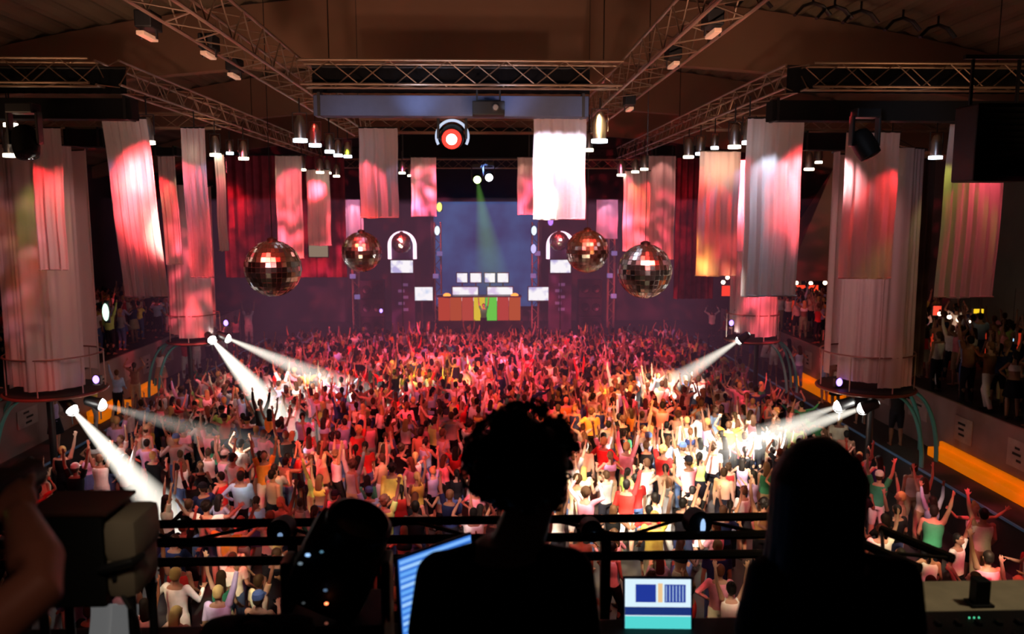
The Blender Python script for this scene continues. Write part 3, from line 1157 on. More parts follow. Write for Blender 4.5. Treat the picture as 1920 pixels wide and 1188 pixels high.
a, b_ = P(815, 575, 48.5), P(1010, 378, 48.5)
t = thing('video_wall', 'wide dim blue video wall behind the stage', 'video wall', ((a.x + b_.x) / 2, 48.7, a.z))
W, H = b_.x - a.x, b_.z - a.z
bm = B()
box(bm, (0, 0, H / 2), (W, .05, H))
fin('screen', bm, emat('video_wall_blue', (.1, .2, .5), .9, blue_pat), t)
bm = B()
for x in (-W / 2 - .1, W / 2 + .1):
    box(bm, (x, -.05, H / 2), (.2, .2, H + .4))
box(bm, (0, -.05, H + .12), (W, .2, .24))
fin('frame', bm, BLACKM, t)


def screen(x0, y0, x1, y1, Y, label, m, stand=True):
    a, b_ = P(x0, y1, Y), P(x1, y0, Y)
    W, H = b_.x - a.x, b_.z - a.z
    t = thing('video_screen', label, 'video screen', ((a.x + b_.x) / 2, Y, a.z))
    bm = B()
    box(bm, (0, .06, H / 2), (W + .1, .12, H + .1), bevel=.02)
    fin('casing', bm, BLACKM, t)
    bm = B()
    box(bm, (0, -.012, H / 2), (W, .02, H))
    fin('display', bm, m, t)
    bm = B()
    zt = a.z - 1.3
    if stand:
        box(bm, (0, .1, -zt / 2), (.07, .07, zt))
        fin('stand', bm, BLACKM, t)


def scr_pat(seed, hi=(1, 1, 1), lo=(.35, .3, .6)):
    def f(nt, e):
        tc = nt.nodes.new('ShaderNodeTexCoord')
        nz = nt.nodes.new('ShaderNodeTexNoise')
        nz.noise_dimensions = '4D'
        nz.inputs['W'].default_value = seed
        nz.inputs['Scale'].default_value = 1.6
        cr = nt.nodes.new('ShaderNodeValToRGB')
        cr.color_ramp.elements[0].position = .42
        cr.color_ramp.elements[0].color = (*lo, 1)
        cr.color_ramp.elements[1].position = .55
        cr.color_ramp.elements[1].color = (*hi, 1)
        nt.links.new(tc.outputs['Object'], nz.inputs['Vector'])
        nt.links.new(nz.outputs['Fac'], cr.inputs[0])
        nt.links.new(cr.outputs[0], e.inputs[0])
    return f


SM = [emat('screen_pic_%d' % i, (1, 1, 1), 1.15, scr_pat(i * 3.1, (1, .97, 1), [(.5, .45, .75), (.75, .6, .85), (.6, .7, .9)][i % 3])) for i in range(5)]
for i, (x0, x1) in enumerate(((857, 876), (882, 902), (909, 928), (933, 953))):
    screen(x0, 512, x1, 529, 46.2, '%s small white screen in the row of four above the booth' % ('first', 'second', 'third', 'fourth')[i], SM[i % 2], True)
screen(849, 538, 896, 564, 45.6, 'bright white screen above the booth, left of centre', SM[1])
screen(914, 538, 961, 564, 45.6, 'bright white screen above the booth, right of centre', SM[4])
screen(771, 538, 811, 563, 45.6, 'tilted looking white screen left of the stage booth', SM[2])
screen(991, 538, 1031, 563, 45.6, 'white screen right of the stage booth', SM[3])
screen(733, 488, 774, 511, 44.7, 'screen on the left tower under its lit arch', SM[0])
screen(1032, 487, 1070, 511, 44.7, 'screen on the right tower under its lit arch', SM[3])
# arches
AR = emat('arch_glow', (1, .66, .82), 2.2)
for cx, lb in ((754, 'pink white light arch over the left tower screen'), (1051, 'pink white light arch over the right tower screen')):
    p = P(cx, 460, 44.8)
    t = thing('light_arch', lb, 'light arch', p)
    bm = B()
    m = Matrix.Rotation(PI / 2, 4, 'X')
    torus(bm, .70, .10, 24, 8, m, 0, PI)
    for s in (-1, 1):
        tube(bm, [(s * .70, 0, 0), (s * .70, 0, -.75)], .10, 8)
    fin('tube', bm, AR, t, True)
    bm = B()
    box(bm, (0, .15, -.1 - (p.z - 1.3) / 2), (1.3, .08, (p.z - 1.3)))
    fin('tower_panel', bm, mat('tower_cloth', (.10, .07, .14), .8), t)
    bm = B()
    for q in range(5):
        box(bm, (.1 * (-1) ** q, .1, -2.2 - q * .35), (.35, .04, .16))
    fin('tower_fixture', bm, mat('tower_bits', (.2, .12, .25), .5, emit=(.5, .25, .6), es=.2), t)

# stage front booth
a, b_ = P(822, 600, 44.8), P(976, 556, 44.8)
W, H = b_.x - a.x, b_.z - a.z
t = thing('stage_booth', 'long glowing orange and yellow booth in the middle of the stage', 'booth', ((a.x + b_.x) / 2, 44.8, 1.3))
H = b_.z - 1.3
cols = [(1, .10, .03), (.95, .14, .03), (1, .12, .06), (.9, .62, .03), (.15, .7, .06), (1, .1, .06), (1, .16, .03)]
ww = W / 7
for i, c in enumerate(cols):
    bm = B()
    box(bm, (-W / 2 + (i + .5) * ww, 0, (H + .75) / 2), (ww - .03, .6, H - .75), bevel=.02)
    fin('front_panel', bm, emat('booth_%d' % i, c, .5 if i not in (3, 4) else .9), t)
bm = B()
box(bm, (0, .1, H + .04), (W + .1, .9, .07))
fin('worktop', bm, BLACKM, t)
bm = B()
box(bm, (0, .05, .36), (W + .3, .8, .72), bevel=.02)
fin('riser', bm, BLACK, t)
for i, (x, y) in enumerate(((838, 557), (965, 557))):
    t = thing('booth_lamp', 'small orange lamp on the %s end of the stage booth' % ('left', 'right')[i], 'lamp', P(x, y, 44.6))
    bm = B()
    ball(bm, (0, 0, .1), (.22, .1, .14), 2)
    fin('bulb', bm, emat('orange_glow', (1, .3, .05), 2.2), t)
    bm = B()
    box(bm, (0, 0, -.04), (.3, .2, .06))
    fin('base', bm, BLACKM, t)
# yellow lamp, purple lamps near the stage top
for px, py, c, lb in ((824, 388, (.9, .9, .2), 'yellow lamp at the top left corner of the video wall'), (820, 432, (.7, .8, .9), 'pale lamp on the left edge of the video wall'), (1001, 432, (.7, .85, 1), 'pale lamp on the right edge of the video wall'), (1032, 414, (.5, .2, 1), 'violet lamp right of the video wall'), (1000, 466, (.5, .45, .9), 'dim violet lamp on the right edge of the video wall')):
    t = thing('stage_lamp', lb, 'lamp', P(px, py, 44))
    bm = B()
    lathe(bm, [(.1, -.25), (.17, -.2), (.17, .15), (.1, .25)], 14)
    fin('can', bm, BLACKM, t, True)
    bm = B()
    ball(bm, (0, -.14, 0), (.15, .1, .26), 2)
    fin('lens', bm, emat('g%d%d' % (px, py), c, 1.6), t)
# loudspeaker stacks beside the stage
for k, (px, lb) in enumerate(((700, 'dark loudspeaker stack left of the stage'), (1105, 'dark loudspeaker stack right of the stage'))):
    p = P(px, 600, 44.5)
    t = thing('speaker_stack', lb, 'loudspeakers', (p.x, 44.5, 1.3))
    for q in range(3):
        bm = B()
        box(bm, (0, 0, .5 + q * 1.02), (1.3, .8, 1.0), bevel=.03)
        fin('cabinet', bm, mat('cab', (.03, .025, .03), .7), t)
        bm = B()
        for sx in (-.3, .3):
            lathe(bm, [(.24, 0), (.2, .05), (.05, .02), (.01, .05)], 16, Matrix.Translation((sx, -.41, .5 + q * 1.02)) @ Matrix.Rotation(PI / 2, 4, 'X'))
        fin('driver_cones', bm, BLACKM, t, True)

for px, lb in ((668, 'upright truss tower on the stage, outer left'), (822, 'upright truss tower on the stage, left of the video wall'), (1003, 'upright truss tower on the stage, right of the video wall'), (1145, 'upright truss tower on the stage, outer right')):
    p = P(px, 560, 46.8)
    t = thing('truss_tower', lb, 'truss', (p.x, 46.8, 1.3))
    for sx in (-.18, .18):
        for sy in (-.18, .18):
            bm = B()
            tube(bm, [(sx, sy, 0), (sx, sy, 6.2)], .035, 6)
            fin('chord', bm, ALU, t)
    bm = B()
    for i in range(15):
        z = i * .41
        tube(bm, [(-.18 if i % 2 else .18, -.18, z), (.18 if i % 2 else -.18, -.18, z + .41)], .02, 4, cap=False)
    fin('lacing', bm, ALU, t)
    bm = B()
    for i, z in enumerate((1.9, 3.1, 4.4)):
        box(bm, (.12 * (-1) ** i, -.32, z), (.32, .2, .26), bevel=.03)
    fin('effect_lamps', bm, mat('violet_lamps', (.2, .15, .3), .5, emit=(.45, .35, .9), es=.35), t)
# bar lights and bar counters at the right rear
BL = emat('bulb_glow', (1, .75, .5), 9)
k = 0
for (pts, where) in (([(1493, 530), (1520, 531), (1547, 518), (1547, 530), (1570, 529)], 'string over the far right bar'), ([(1762, 588), (1780, 594), (1797, 599), (1817, 604), (1838, 610)], 'string over the near right bar'), ([(1356, 529), (1364, 520)], 'pair behind the far right podium')):
    for i, (x, y) in enumerate(pts):
        Y = 40 if 'far' in where else 29
        p = P(x, y, Y)
        t = thing('hanging_bulb', '%s warm round bulb of the %s' % (('first', 'second', 'third', 'fourth', 'fifth')[i], where), 'light bulb', p)
        bm = B()
        ball(bm, (0, 0, 0), .1 if Y == 40 else .075, 2)
        fin('glass', bm, BL, t, True)
        bm = B()
        tube(bm, [(0, 0, .07), (0, 0, .16)], .035, 8)
        tube(bm, [(0, 0, .16), (0, 0, 1.2)], .006, 5)
        fin('cord', bm, BLACKM, t)
RG = mat('bar_front_red_glow', (.5, .05, .03), .5, emit=(1, .06, .02), es=.35)  # red light on the counter front is put in as emission
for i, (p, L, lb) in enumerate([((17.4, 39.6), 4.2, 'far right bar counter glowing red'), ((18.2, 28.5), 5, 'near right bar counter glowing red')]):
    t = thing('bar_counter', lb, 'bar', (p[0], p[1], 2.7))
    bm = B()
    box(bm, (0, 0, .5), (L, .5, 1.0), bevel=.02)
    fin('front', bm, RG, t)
    bm = B()
    box(bm, (0, -.05, 1.03), (L + .2, .75, .06))
    fin('counter_top', bm, BLACKM, t)
# yellow and red signs of the bar
for px, py, w_, h_, c, lb, Y in ((1835, 583, .36, .16, (1, .6, .02), 'small yellow lit sign over the near right bar', 28.5), (1757, 582, .3, .35, (1, .08, .04), 'small red lit panel beside the bar bulbs', 29.5), (1899, 632, .08, .3, (.45, .75, 1), 'small blue lit panel near the right edge', 26),
                                 (1512, 540, 1.2, .3, (1, .06, .02), 'red glowing strip under the far right bulbs', 39.5), (500, 436, .9, .3, (1, .3, .0), 'small orange lit sign behind the left mirror ball', 34), (597, 470, .7, .45, (.5, .36, .25), 'dull cream lamp shade below the red banner', 30),
                                 (1361, 545, .4, .5, (1, .05, .02), 'red lit panel behind the far right podium', 38)):
    t = thing('lit_sign', lb, 'sign', P(px, py, Y))
    bm = B()
    box(bm, (0, .05, 0), (w_ + .06, .08, h_ + .06), bevel=.01)
    fin('casing', bm, BLACKM, t)
    bm = B()
    box(bm, (0, 0, 0), (w_, .03, h_), bevel=.01)
    fin('lit_face', bm, emat('sgn_%d' % px, c, 1.1 if px != 597 else .5), t)
    bm = B()
    tube(bm, [(0, .05, h_ / 2), (0, .05, h_ / 2 + 1.5)], .01, 5)
    fin('hanger', bm, BLACKM, t)
# diagonal tent struts and pale tarpaulin at the far right and left
TP = mat('tarpaulin', (.10, .12, .10), .8, noise_amt=.4, nscale=.8)
t = thing('side_tent', 'dark tent side with pale diagonal edge at the far right', 'tent', (20.2, 24, 2.7))
bm = B()
v = [bm.verts.new(q) for q in ((0, -8, 0), (0, 10, 0), (0, 10, 6.8), (0, 4, 6.8), (0, -8, 2.5))]
bm.faces.new(v)
fin('canvas', bm, TP, t)
bm = B()
tube(bm, [(-.05, -8, 1.5), (-.05, 3, 6.6)], .12, 8)
fin('pole', bm, mat('pale_canvas', (.3, .3, .28), .7), t)
t = thing('tent_canopy', 'brown pointed canopy behind the pale blue banner', 'canopy', (16.5, 38, 4.9))
bm = B()
apex = bm.verts.new((0, 0, 5.2))
bs_ = [bm.verts.new(q) for q in ((-2.6, -1.5, 0), (2.6, -1.5, 0), (2.6, 1.5, 0), (-2.6, 1.5, 0))]
for i in range(4):
    bm.faces.new((apex, bs_[i], bs_[(i + 1) % 4]))
fin('canvas', bm, mat('brown_canvas', (.14, .09, .07), .8), t)
for s in (-1, 1):
    bm = B()
    tube(bm, [(s * 2.5, -1.4, -2.2), (s * 2.5, -1.4, 0)], .05, 8)
    fin('pole', bm, BLACKM, t)
point((16.5, 35.5, 9), (1, .5, .35), 60)
t = thing('dark_drape', 'tall dark brown drape right of the large right curtain', 'drape', (12.2, 22.6, 3.3))
bm = B()
prev = None
for i in range(41):
    x = -.62 + 1.24 * i / 40
    a_, c_ = bm.verts.new((x, .06 * math.sin(i * 1.3), 0)), bm.verts.new((x * .95, .06 * math.sin(i * 1.3), 6.2))
    if prev:
        bm.faces.new((prev[0], a_, c_, prev[1]))
    prev = (a_, c_)
fin('cloth', bm, mat('brown_drape', (.10, .06, .05), .9), t, True)
bm = B()
tube(bm, [(-.65, 0, 6.22), (.65, 0, 6.22)], .025, 8)
fin('rod', bm, BLACKM, t)
t['label'] = 'tall dark brown drape right of the large right curtain'

# ------------------------------------------------------------------ people
POSES = {
    'both arms raised high': dict(l=((-.35, .05, 1), (-.1, .15, 1)), r=((.35, .05, 1), (.1, .15, 1))),
    'arms raised and bent over the head': dict(l=((-.9, .1, .55), (.45, .1, .9)), r=((.9, .1, .55), (-.45, .1, .9))),
    'right arm raised': dict(l=((-.25, .05, -1), (-.1, .7, -.6)), r=((.3, .1, 1), (.15, .2, 1))),
    'left arm raised': dict(l=((-.3, .1, 1), (-.1, .2, 1)), r=((.25, .0, -1), (.15, .6, -.5))),
    'elbows out, hands in front': dict(l=((-.75, .1, -.7), (.3, .9, .35)), r=((.75, .1, -.7), (-.3, .9, .35))),
    'arms hanging down': dict(l=((-.16, -.02, -1), (-.05, .2, -1)), r=((.16, -.02, -1), (.05, .2, -1))),
    'one hand on the hip': dict(l=((-.8, -.15, -.7), (.65, .35, -.55)), r=((.2, .1, -1), (.05, .5, -.6))),
    'hands clapping in front': dict(l=((-.3, .5, -.75), (.35, .6, .8)), r=((.3, .5, -.75), (-.35, .6, .8))),
    'arms spread wide': dict(l=((-1, .15, .15), (-.75, .2, .75)), r=((1, .15, .15), (.75, .2, .75))),
}


def limb_pts(sex, pose, leg):
    sw = .178 if sex == 'm' else .155
    J = {}
    for s, k in ((-1, 'l'), (1, 'r')):
        sh = Vector((s * sw, 0, 1.405))
        a, b_ = [Vector(q).normalized() for q in POSES[pose][k]]
        if a.z > .3:
            sh = sh + Vector((-s * .012, 0, .045))
        el = sh + a * .27
        wr = el + b_ * .245
        J[k] = (sh, el, wr, b_)
        if leg == 0:
            hip, kn, an = Vector((s * .085, 0, .9)), Vector((s * .11, .03, .49)), Vector((s * .125, -.01, .08))
        else:
            hip = Vector((s * .085, 0, .9))
            kn, an = (Vector((s * .12, .14, .50)), Vector((s * .12, .05, .08))) if s > 0 else (Vector((s * .11, -.03, .48)), Vector((s * .12, -.16, .09)))
        J['h' + k] = (hip, kn, an)
    return J


def add_hand(bm, wr, d, s, k=1.0, curl=.25):
    d = d.normalized()
    side, nrm = frame(d, Vector((s * 1.0, .3, 0)))
    rot = Matrix((side, nrm, d)).transposed()
    ball(bm, wr + d * .05 * k, (.038 * k, .017 * k, .052 * k), 2, rot)
    for i, (off, L, sp) in enumerate(((-.031, .062, -.24), (-.011, .078, -.07), (.010, .074, .07), (.030, .060, .24))):
        b0 = wr + d * .075 * k + side * off * k
        dd = (d + side * sp).normalized()
        b1 = b0 + dd * L * .5 * k
        b2 = b1 + (dd + nrm * curl).normalized() * L * .45 * k
        tube(bm, [b0, b1, b2], [.0095 * k, .0085 * k, .0065 * k], 6)
    t0 = wr + d * .02 * k - side * .022 * k
    td = (d * .7 - side * .8 + nrm * .15).normalized()
    t1 = t0 + td * .045 * k
    tube(bm, [t0, t1, t1 + (td + d * .5).normalized() * .032 * k], [.013 * k, .0105 * k, .0085 * k], 6)


def torso(bm, sex, g=0.0, z0=.88, z1=1.5, neck=True):
    if sex == 'm':
        prof = [(.86, .150, .105), (.93, .165, .115), (1.02, .152, .108), (1.12, .150, .105), (1.25, .172, .118), (1.34, .182, .118), (1.41, .165, .098), (1.45, .10, .07)]
    else:
        prof = [(.86, .155, .112), (.92, .172, .122), (1.02, .14, .10), (1.10, .122, .09), (1.24, .148, .115), (1.32, .152, .118), (1.40, .135, .088), (1.44, .08, .06)]
    pr = [q for q in prof if z0 - .01 <= q[0] <= z1]
    tube(bm, [(0, -.01 if q[0] > 1.2 else 0, q[0]) for q in pr], [(q[1] + g, q[2] + g) for q in pr], 16, up=Vector((1, 0, 0)))


def body_mesh(sex, pose, leg, vox=.0115, ratio=.3):
    bm = B()
    J = limb_pts(sex, pose, leg)
    torso(bm, sex)
    k = 1.0 if sex == 'm' else .86
    tube(bm, [(0, -.012, 1.40), (0, .0, 1.54)], [.06 * k, .05 * k], 12)
    ball(bm, (0, .012, 1.625), (.074, .090, .108), 3)
    ball(bm, (0, .038, 1.575), (.055, .055, .052), 2)       # jaw
    tube(bm, [(0, .095, 1.645), (0, .118, 1.608)], [.009, .015], 6, rnd=True)
    for s in (-1, 1):
        ball(bm, (s * .076, .005, 1.615), (.013, .02, .03), 2)
        ball(bm, (s * .03, .085, 1.665), (.026, .018, .010), 2)   # brow
    ball(bm, (0, .094, 1.575), (.026, .014, .009), 2)      # lips
    for key, s in (('l', -1), ('r', 1)):
        sh, el, wr, fd = J[key]
        ball(bm, sh, .058 * k)
        tube(bm, [sh, sh.lerp(el, .4), el, el.lerp(wr, .3), wr], [.052 * k, .046 * k, .036 * k, .040 * k, .025 * k], 10, rnd=True)
        add_hand(bm, wr, fd, s)
        hip, kn, an = J['h' + key]
        tube(bm, [hip + Vector((0, 0, .03)), hip.lerp(kn, .35), kn, kn.lerp(an, .3) + Vector((0, -.015, 0)), an], [.092, .085, .056, .058, .036], 12, rnd=True)
        tube(bm, [an + Vector((0, -.05, -.045)), an + Vector((0, .06, -.045)), an + Vector((s * .01, .16, -.055))], [(.035, .03), (.042, .035), (.03, .02)], 10, rnd=True, up=Vector((1, 0, 0)))
    me = remesh(bm, vox, ratio, 2, 'person')
    n = len(me.polygons)
    me.materials.append(SKIN)
    me.materials.append(SHOE)
    for p in me.polygons:
        if p.center.z < .10:
            p.material_index = 1
    return me


def top_mesh(sex, pose, kind, vox=.016, ratio=.35):
    bm = B()
    J = limb_pts(sex, pose, 0)
    torso(bm, sex, .014, .9 if kind != 'crop' else 1.12, 1.42)
    k = 1.0 if sex == 'm' else .86
    for key in 'lr':
        sh, el, wr, fd = J[key]
        if kind == 'tshirt':
            ball(bm, sh, .068 * k)
            tube(bm, [sh, sh.lerp(el, .62)], [.066 * k, .060 * k], 12)
        elif kind == 'long':
            ball(bm, sh, .068 * k)
            tube(bm, [sh, el, wr - (wr - el) * .08], [.064 * k, .050 * k, .037 * k], 12, rnd=True)
        else:
            tube(bm, [sh + Vector((0, 0, .05)) - Vector((sh.x * .25, 0, .03)), (sh.x * .72, 0, 1.3)], [.035, .05], 8)
    me = remesh(bm, vox, ratio, 2, 'top')
    me.materials.append(CLOTH)
    return me


def bottom_mesh(sex, leg, kind, vox=.018, ratio=.35):
    bm = B()
    J = limb_pts(sex, 'arms hanging down', leg)
    torso(bm, sex, .012, .86, 1.03)
    if kind == 'skirt':
        tube(bm, [(0, 0, 1.0), (0, 0, .85), (0, .01, .58)], [(.165, .13), (.20, .16), (.25, .21)], 18, up=Vector((1, 0, 0)))
    else:
        f = 1.0 if kind == 'trousers' else .0
        for key in 'lr':
            hip, kn, an = J['h' + key]
            pts = [hip + Vector((0, 0, .04)), hip.lerp(kn, .35), kn]
            rr = [.104, .098, .072]
            if f:
                pts += [an + Vector((0, 0, .0))]
                rr += [.058]
            tube(bm, pts, rr, 12, rnd=not f)
    me = remesh(bm, vox, ratio, 2, 'bottoms')
    me.materials.append(CLOTH)
    return me


def hair_mesh(kind, vox=.013, ratio=.4):
    bm = B()
    ball(bm, (0, -.012, 1.652), (.084, .094, .097), 3)
    ball(bm, (0, -.035, 1.61), (.078, .075, .085), 2)
    if kind == 'long':
        tube(bm, [(0, -.05, 1.66), (0, -.075, 1.55), (0, -.09, 1.42), (0, -.1, 1.30)], [(.08, .05), (.088, .04), (.092, .034), (.05, .02)], 14, up=Vector((1, 0, 0)))
    if kind == 'bun':
        ball(bm, (0, -.07, 1.735), (.045, .045, .04), 2)
    if kind == 'ponytail':
        tube(bm, [(0, -.09, 1.69), (0, -.15, 1.62), (0, -.14, 1.47), (0, -.12, 1.40)], [.025, .034, .028, .012], 10)
    if kind == 'curly':
        rg = random.Random(5)
        for _ in range(60):
            a_, e = rg.uniform(0, 2 * PI), rg.uniform(-.2, 1.4)
            v = Vector((math.cos(a_) * math.cos(e), math.sin(a_) * math.cos(e), math.sin(e)))
            if v.y > .5 and v.z < .5:
                continue
            ball(bm, Vector((0, -.015, 1.65)) + v * .10, rg.uniform(.02, .03), 1)
    # cut the face free
    me = remesh(bm, vox, 1, 1, 'hair')
    bm = B()
    bm.from_mesh(me)
    for v in bm.verts:
        if v.co.y > .045 and v.co.z < 1.69:
            v.co.y = .045
    bmesh.ops.dissolve_degenerate(bm, edges=bm.edges, dist=.004)
    bm.to_mesh(me)
    bm.free()
    me.polygons.foreach_set('use_smooth', [True] * len(me.polygons))
    me.materials.append(HAIR)
    return me


def cap_mesh():
    bm = B()
    lathe(bm, [(.092, 1.64), (.094, 1.67), (.085, 1.72), (.05, 1.752), (.01, 1.76)], 20)
    for v in bm.verts:
        v.co.y = v.co.y * 1.12 - .005
    tube(bm, [(0, .07, 1.655), (0, .14, 1.652), (0, .18, 1.645)], [(.075, .008), (.07, .007), (.03, .006)], 14, up=Vector((1, 0, 0)))
    me = bpy.data.meshes.new('cap')
    bm.to_mesh(me)
    bm.free()
    me.materials.append(CLOTH)
    return me


CACHE = {}


def cached(key, fn):
    if key not in CACHE:
        CACHE[key] = fn()
    return CACHE[key]


TOPCOL = [('white', (.85, .83, .8), 26), ('black', (.012, .012, .014), 18), ('pink', (.9, .35, .45), 12), ('red', (.65, .04, .04), 9), ('grey', (.35, .34, .35), 6), ('light blue', (.35, .5, .75), 6), ('yellow', (.85, .72, .15), 4), ('lime green', (.5, .8, .2), 3),
          ('orange', (.9, .35, .06), 5), ('lilac', (.6, .45, .75), 5), ('cream', (.8, .7, .5), 7), ('navy', (.02, .03, .10), 7), ('dark green', (.05, .25, .14), 2), ('brown', (.25, .12, .07), 3)]
BOTCOL = [('dark', (.012, .012, .018), 8), ('blue', (.08, .13, .3), 4), ('white', (.75, .72, .7), 2), ('khaki', (.4, .33, .2), 2)]
HAIRCOL = [('black', (.01, .008, .007), 5), ('dark brown', (.05, .025, .012), 5), ('brown', (.13, .06, .03), 3), ('blonde', (.5, .33, .12), 2)]
SKINS = [(.46, .26, .18), (.38, .2, .13), (.28, .14, .09), (.52, .31, .22)]


def wchoice(rg, L):
    return rg.choices(L, weights=[q[-1] for q in L])[0]


POSE_W = [('both arms raised high', 3), ('arms raised and bent over the head', 3), ('right arm raised', 3), ('left arm raised', 3), ('elbows out, hands in front', 4), ('arms hanging down', 4), ('one hand on the hip', 2), ('hands clapping in front', 2), ('arms spread wide', 1)]


def random_person(rg):
    sex = rg.choice('mf')
    pose = wchoice(rg, POSE_W)[0]
    leg = rg.randint(0, 1)
    if sex == 'm':
        top = rg.choices(['tshirt', 'long', 'tank', 'bare'], [6, 2, 2, 1.3])[0]
        bot = rg.choices(['trousers', 'shorts'], [3, 1])[0]
        hair = rg.choices(['short', 'curly', 'cap'], [7, 1, 1.2])[0]
    else:
        top = rg.choices(['tshirt', 'tank', 'crop', 'long'], [2, 5, 2, 1])[0]
        bot = rg.choices(['trousers', 'shorts', 'skirt'], [3, 1, 2])[0]
        hair = rg.choices(['long', 'ponytail', 'bun', 'short'], [5, 2, 1, 1])[0]
    return dict(sex=sex, pose=pose, leg=leg, top=top, bot=bot, hair=hair, tc=wchoice(rg, TOPCOL), bc=wchoice(rg, BOTCOL), hc=wchoice(rg, HAIRCOL), sk=rg.choice(SKINS))


TOPN = dict(tshirt='T-shirt', long='long-sleeved shirt', tank='vest top', crop='crop top')
HAIRN = dict(short='short {} hair', curly='curly {} hair', long='long {} hair', ponytail='{} ponytail', bun='{} hair in a bun', cap='{} cap')


def person_label(q):
    h = HAIRN[q['hair']].format(q['hc'][0] if q['hair'] != 'cap' else q['bc'][0])
    if q['top'] == 'bare':
        tp = 'bare-chested'
        s = 'bare-chested person, %s, %s %s, %s' % (h, q['bc'][0], q['bot'], q['pose'])
    else:
        s = 'person in %s %s, %s, %s %s, %s' % (q['tc'][0], TOPN[q['top']], h, q['bc'][0], q['bot'], q['pose'])
    return s


# ---- choose positions for the crowd
pos = []
rg = random.Random(11)


def free(x, y):
    if ((x + 8.6) / 1.5) ** 2 + ((y - 18.2) / 2.4) ** 2 < 1:
        return False
    for px_, py_ in ((10.55 + .2, 21.5), (-11.75, 21.5), (10.4, 30), (-11.1, 30)):
        if (x - px_) ** 2 + (y - py_) ** 2 < .6:
            return False
    return True


cell = {}


def try_add(x, y, z, dmin, zone):
    for bx_, by_, hx in ((17.4, 39.6, 2.6), (18.2, 28.5, 3.0)):
        if zone == 1 and abs(x - bx_) < hx and abs(y - by_) < .8:
            return
    k = (int(x // dmin), int(y // dmin))
    for a_ in (-1, 0, 1):
        for c_ in (-1, 0, 1):
            for (ox, oy) in cell.get((zone, k[0] + a_, k[1] + c_), ()):
                if (ox - x) ** 2 + (oy - y) ** 2 < dmin * dmin:
                    return
    cell.setdefault((zone, *k), []).append((x, y))
    pos.append((x, y, z, zone))


for _ in range(26000):
    y = rg.uniform(12.2, 43.2)
    xl = -11.7 if y < 30 else -11.7 + (y - 30) * .12
    x = rg.uniform(xl, 10.7)
    if x > 9.6 and rg.random() < .5:
        continue
    # thinner towards the left front
    if x < -7.5 and y < 22 and rg.random() < .35:
        continue
    if not free(x, y):
        continue
    dd_ = .70 if y < 19 else (.64 if y < 26 else .57)
    if any((x - q_[0]) ** 2 + (y - q_[1]) ** 2 < dd_ * dd_ for k1 in (-1, 0, 1) for k2 in (-1, 0, 1) for q_ in cell.get((0, int(x // .72) + k1, int(y // .72) + k2), ())):
        continue
    cell.setdefault((0, int(x // .72), int(y // .72)), []).append((x, y))
    pos.append((x, y, 0, 0))
for _ in range(2600):
    y = rg.uniform(15, 41)
    try_add(rg.uniform(13.5, 19.2), y, 2.7, .62, 1)
    if y > 21:
        try_add(rg.uniform(-18.5, -13.9), y, 2.7, .66, 2)
for _ in range(60):
    y = rg.uniform(22, 42)
    try_add(rg.uniform(12.0, 12.25), y, 1.2, 1.1, 3)
    try_add(rg.uniform(-12.4, -12.25), y, 1.2, 1.2, 4)

COVER = [(870, 760, 1100, 990), (755, 985, 1125, 1300), (1450, 810, 1640, 990), (1390, 960, 1760, 1300), (60, 925, 290, 1150), (520, 985, 715, 1300), (-50, 900, 110, 1300), (340, 1140, 560, 1300), (1570, 715, 1760, 735)]


def in_view(p):
    x, y = proj((p[0], p[1], p[2] + 1.62))
    if not (4 < x < 1916 and y < 1165):
        return False
    for a_ in COVER:
        if a_[0] < x < a_[2] and a_[1] < y < a_[3]:
            return False
    return True


def crowd_free(p):
    x, y = proj((p[0], p[1], p[2] + 1.62))
    return -120 < x < 2040 and y < 1330


pos = [p for p in pos if crowd_free(p)]
pos.sort(key=lambda p: p[0] ** 2 + p[1] ** 2 + (p[2] - 8) ** 2)
near, far = [], []
for p in pos:
    if len(near) < 295 and in_view(p):
        near.append(p)
    else:
        far.append(p)

seen_labels = set()
keepc = {}
for p in near:
    for _ in range(60):
        q = random_person(rg)
        lb = person_label(q)
        if p[2] == 2.7:
            q['top'] = q['top']
        if lb not in seen_labels and len(lb.split()) <= 16:
            break
    seen_labels.add(lb)
    me = cached(('b', q['sex'], q['pose'], q['leg']), lambda: body_mesh(q['sex'], q['pose'], q['leg']))
    o = bpy.data.objects.new('person', me)
    COL.objects.link(o)
    k = rg.uniform(.98, 1.10) * (1.03 if q['sex'] == 'm' else .95)
    o.location = (p[0], p[1], p[2])
    yaw = rg.gauss(0, 28) if rg.random() < .88 else rg.uniform(0, 360)
    o.rotation_euler = (0, 0, R(yaw))
    o.scale = (k, k, k)
    o.color = (*q['sk'], 1)
    tag(o, lb, 'person', 'dancing crowd' if p[3] == 0 else 'spectators on the side terraces')

    def child(nm, me_, col):
        c = bpy.data.objects.new(nm, me_)
        COL.objects.link(c)
        c.parent = o
        c.color = (*col, 1)
    if q['top'] != 'bare':
        child({'tshirt': 'shirt', 'long': 'shirt', 'tank': 'vest_top', 'crop': 'crop_top'}[q['top']], cached(('t', q['sex'], q['pose'], q['top']), lambda: top_mesh(q['sex'], q['pose'], q['top'])), q['tc'][1])
    child(q['bot'], cached(('l', q['sex'], q['leg'], q['bot']), lambda: bottom_mesh(q['sex'], q['leg'], q['bot'])), q['bc'][1])
    if q['hair'] == 'cap':
        child('cap', cached('cap', cap_mesh), q['bc'][1])
        child('hair', cached(('h', 'short'), lambda: hair_mesh('short')), q['hc'][1])
    else:
        child('hair', cached(('h', q['hair']), lambda: hair_mesh(q['hair'])), q['hc'][1])

# ---- the rest of the crowd as one merged object (far beyond 300 in view)


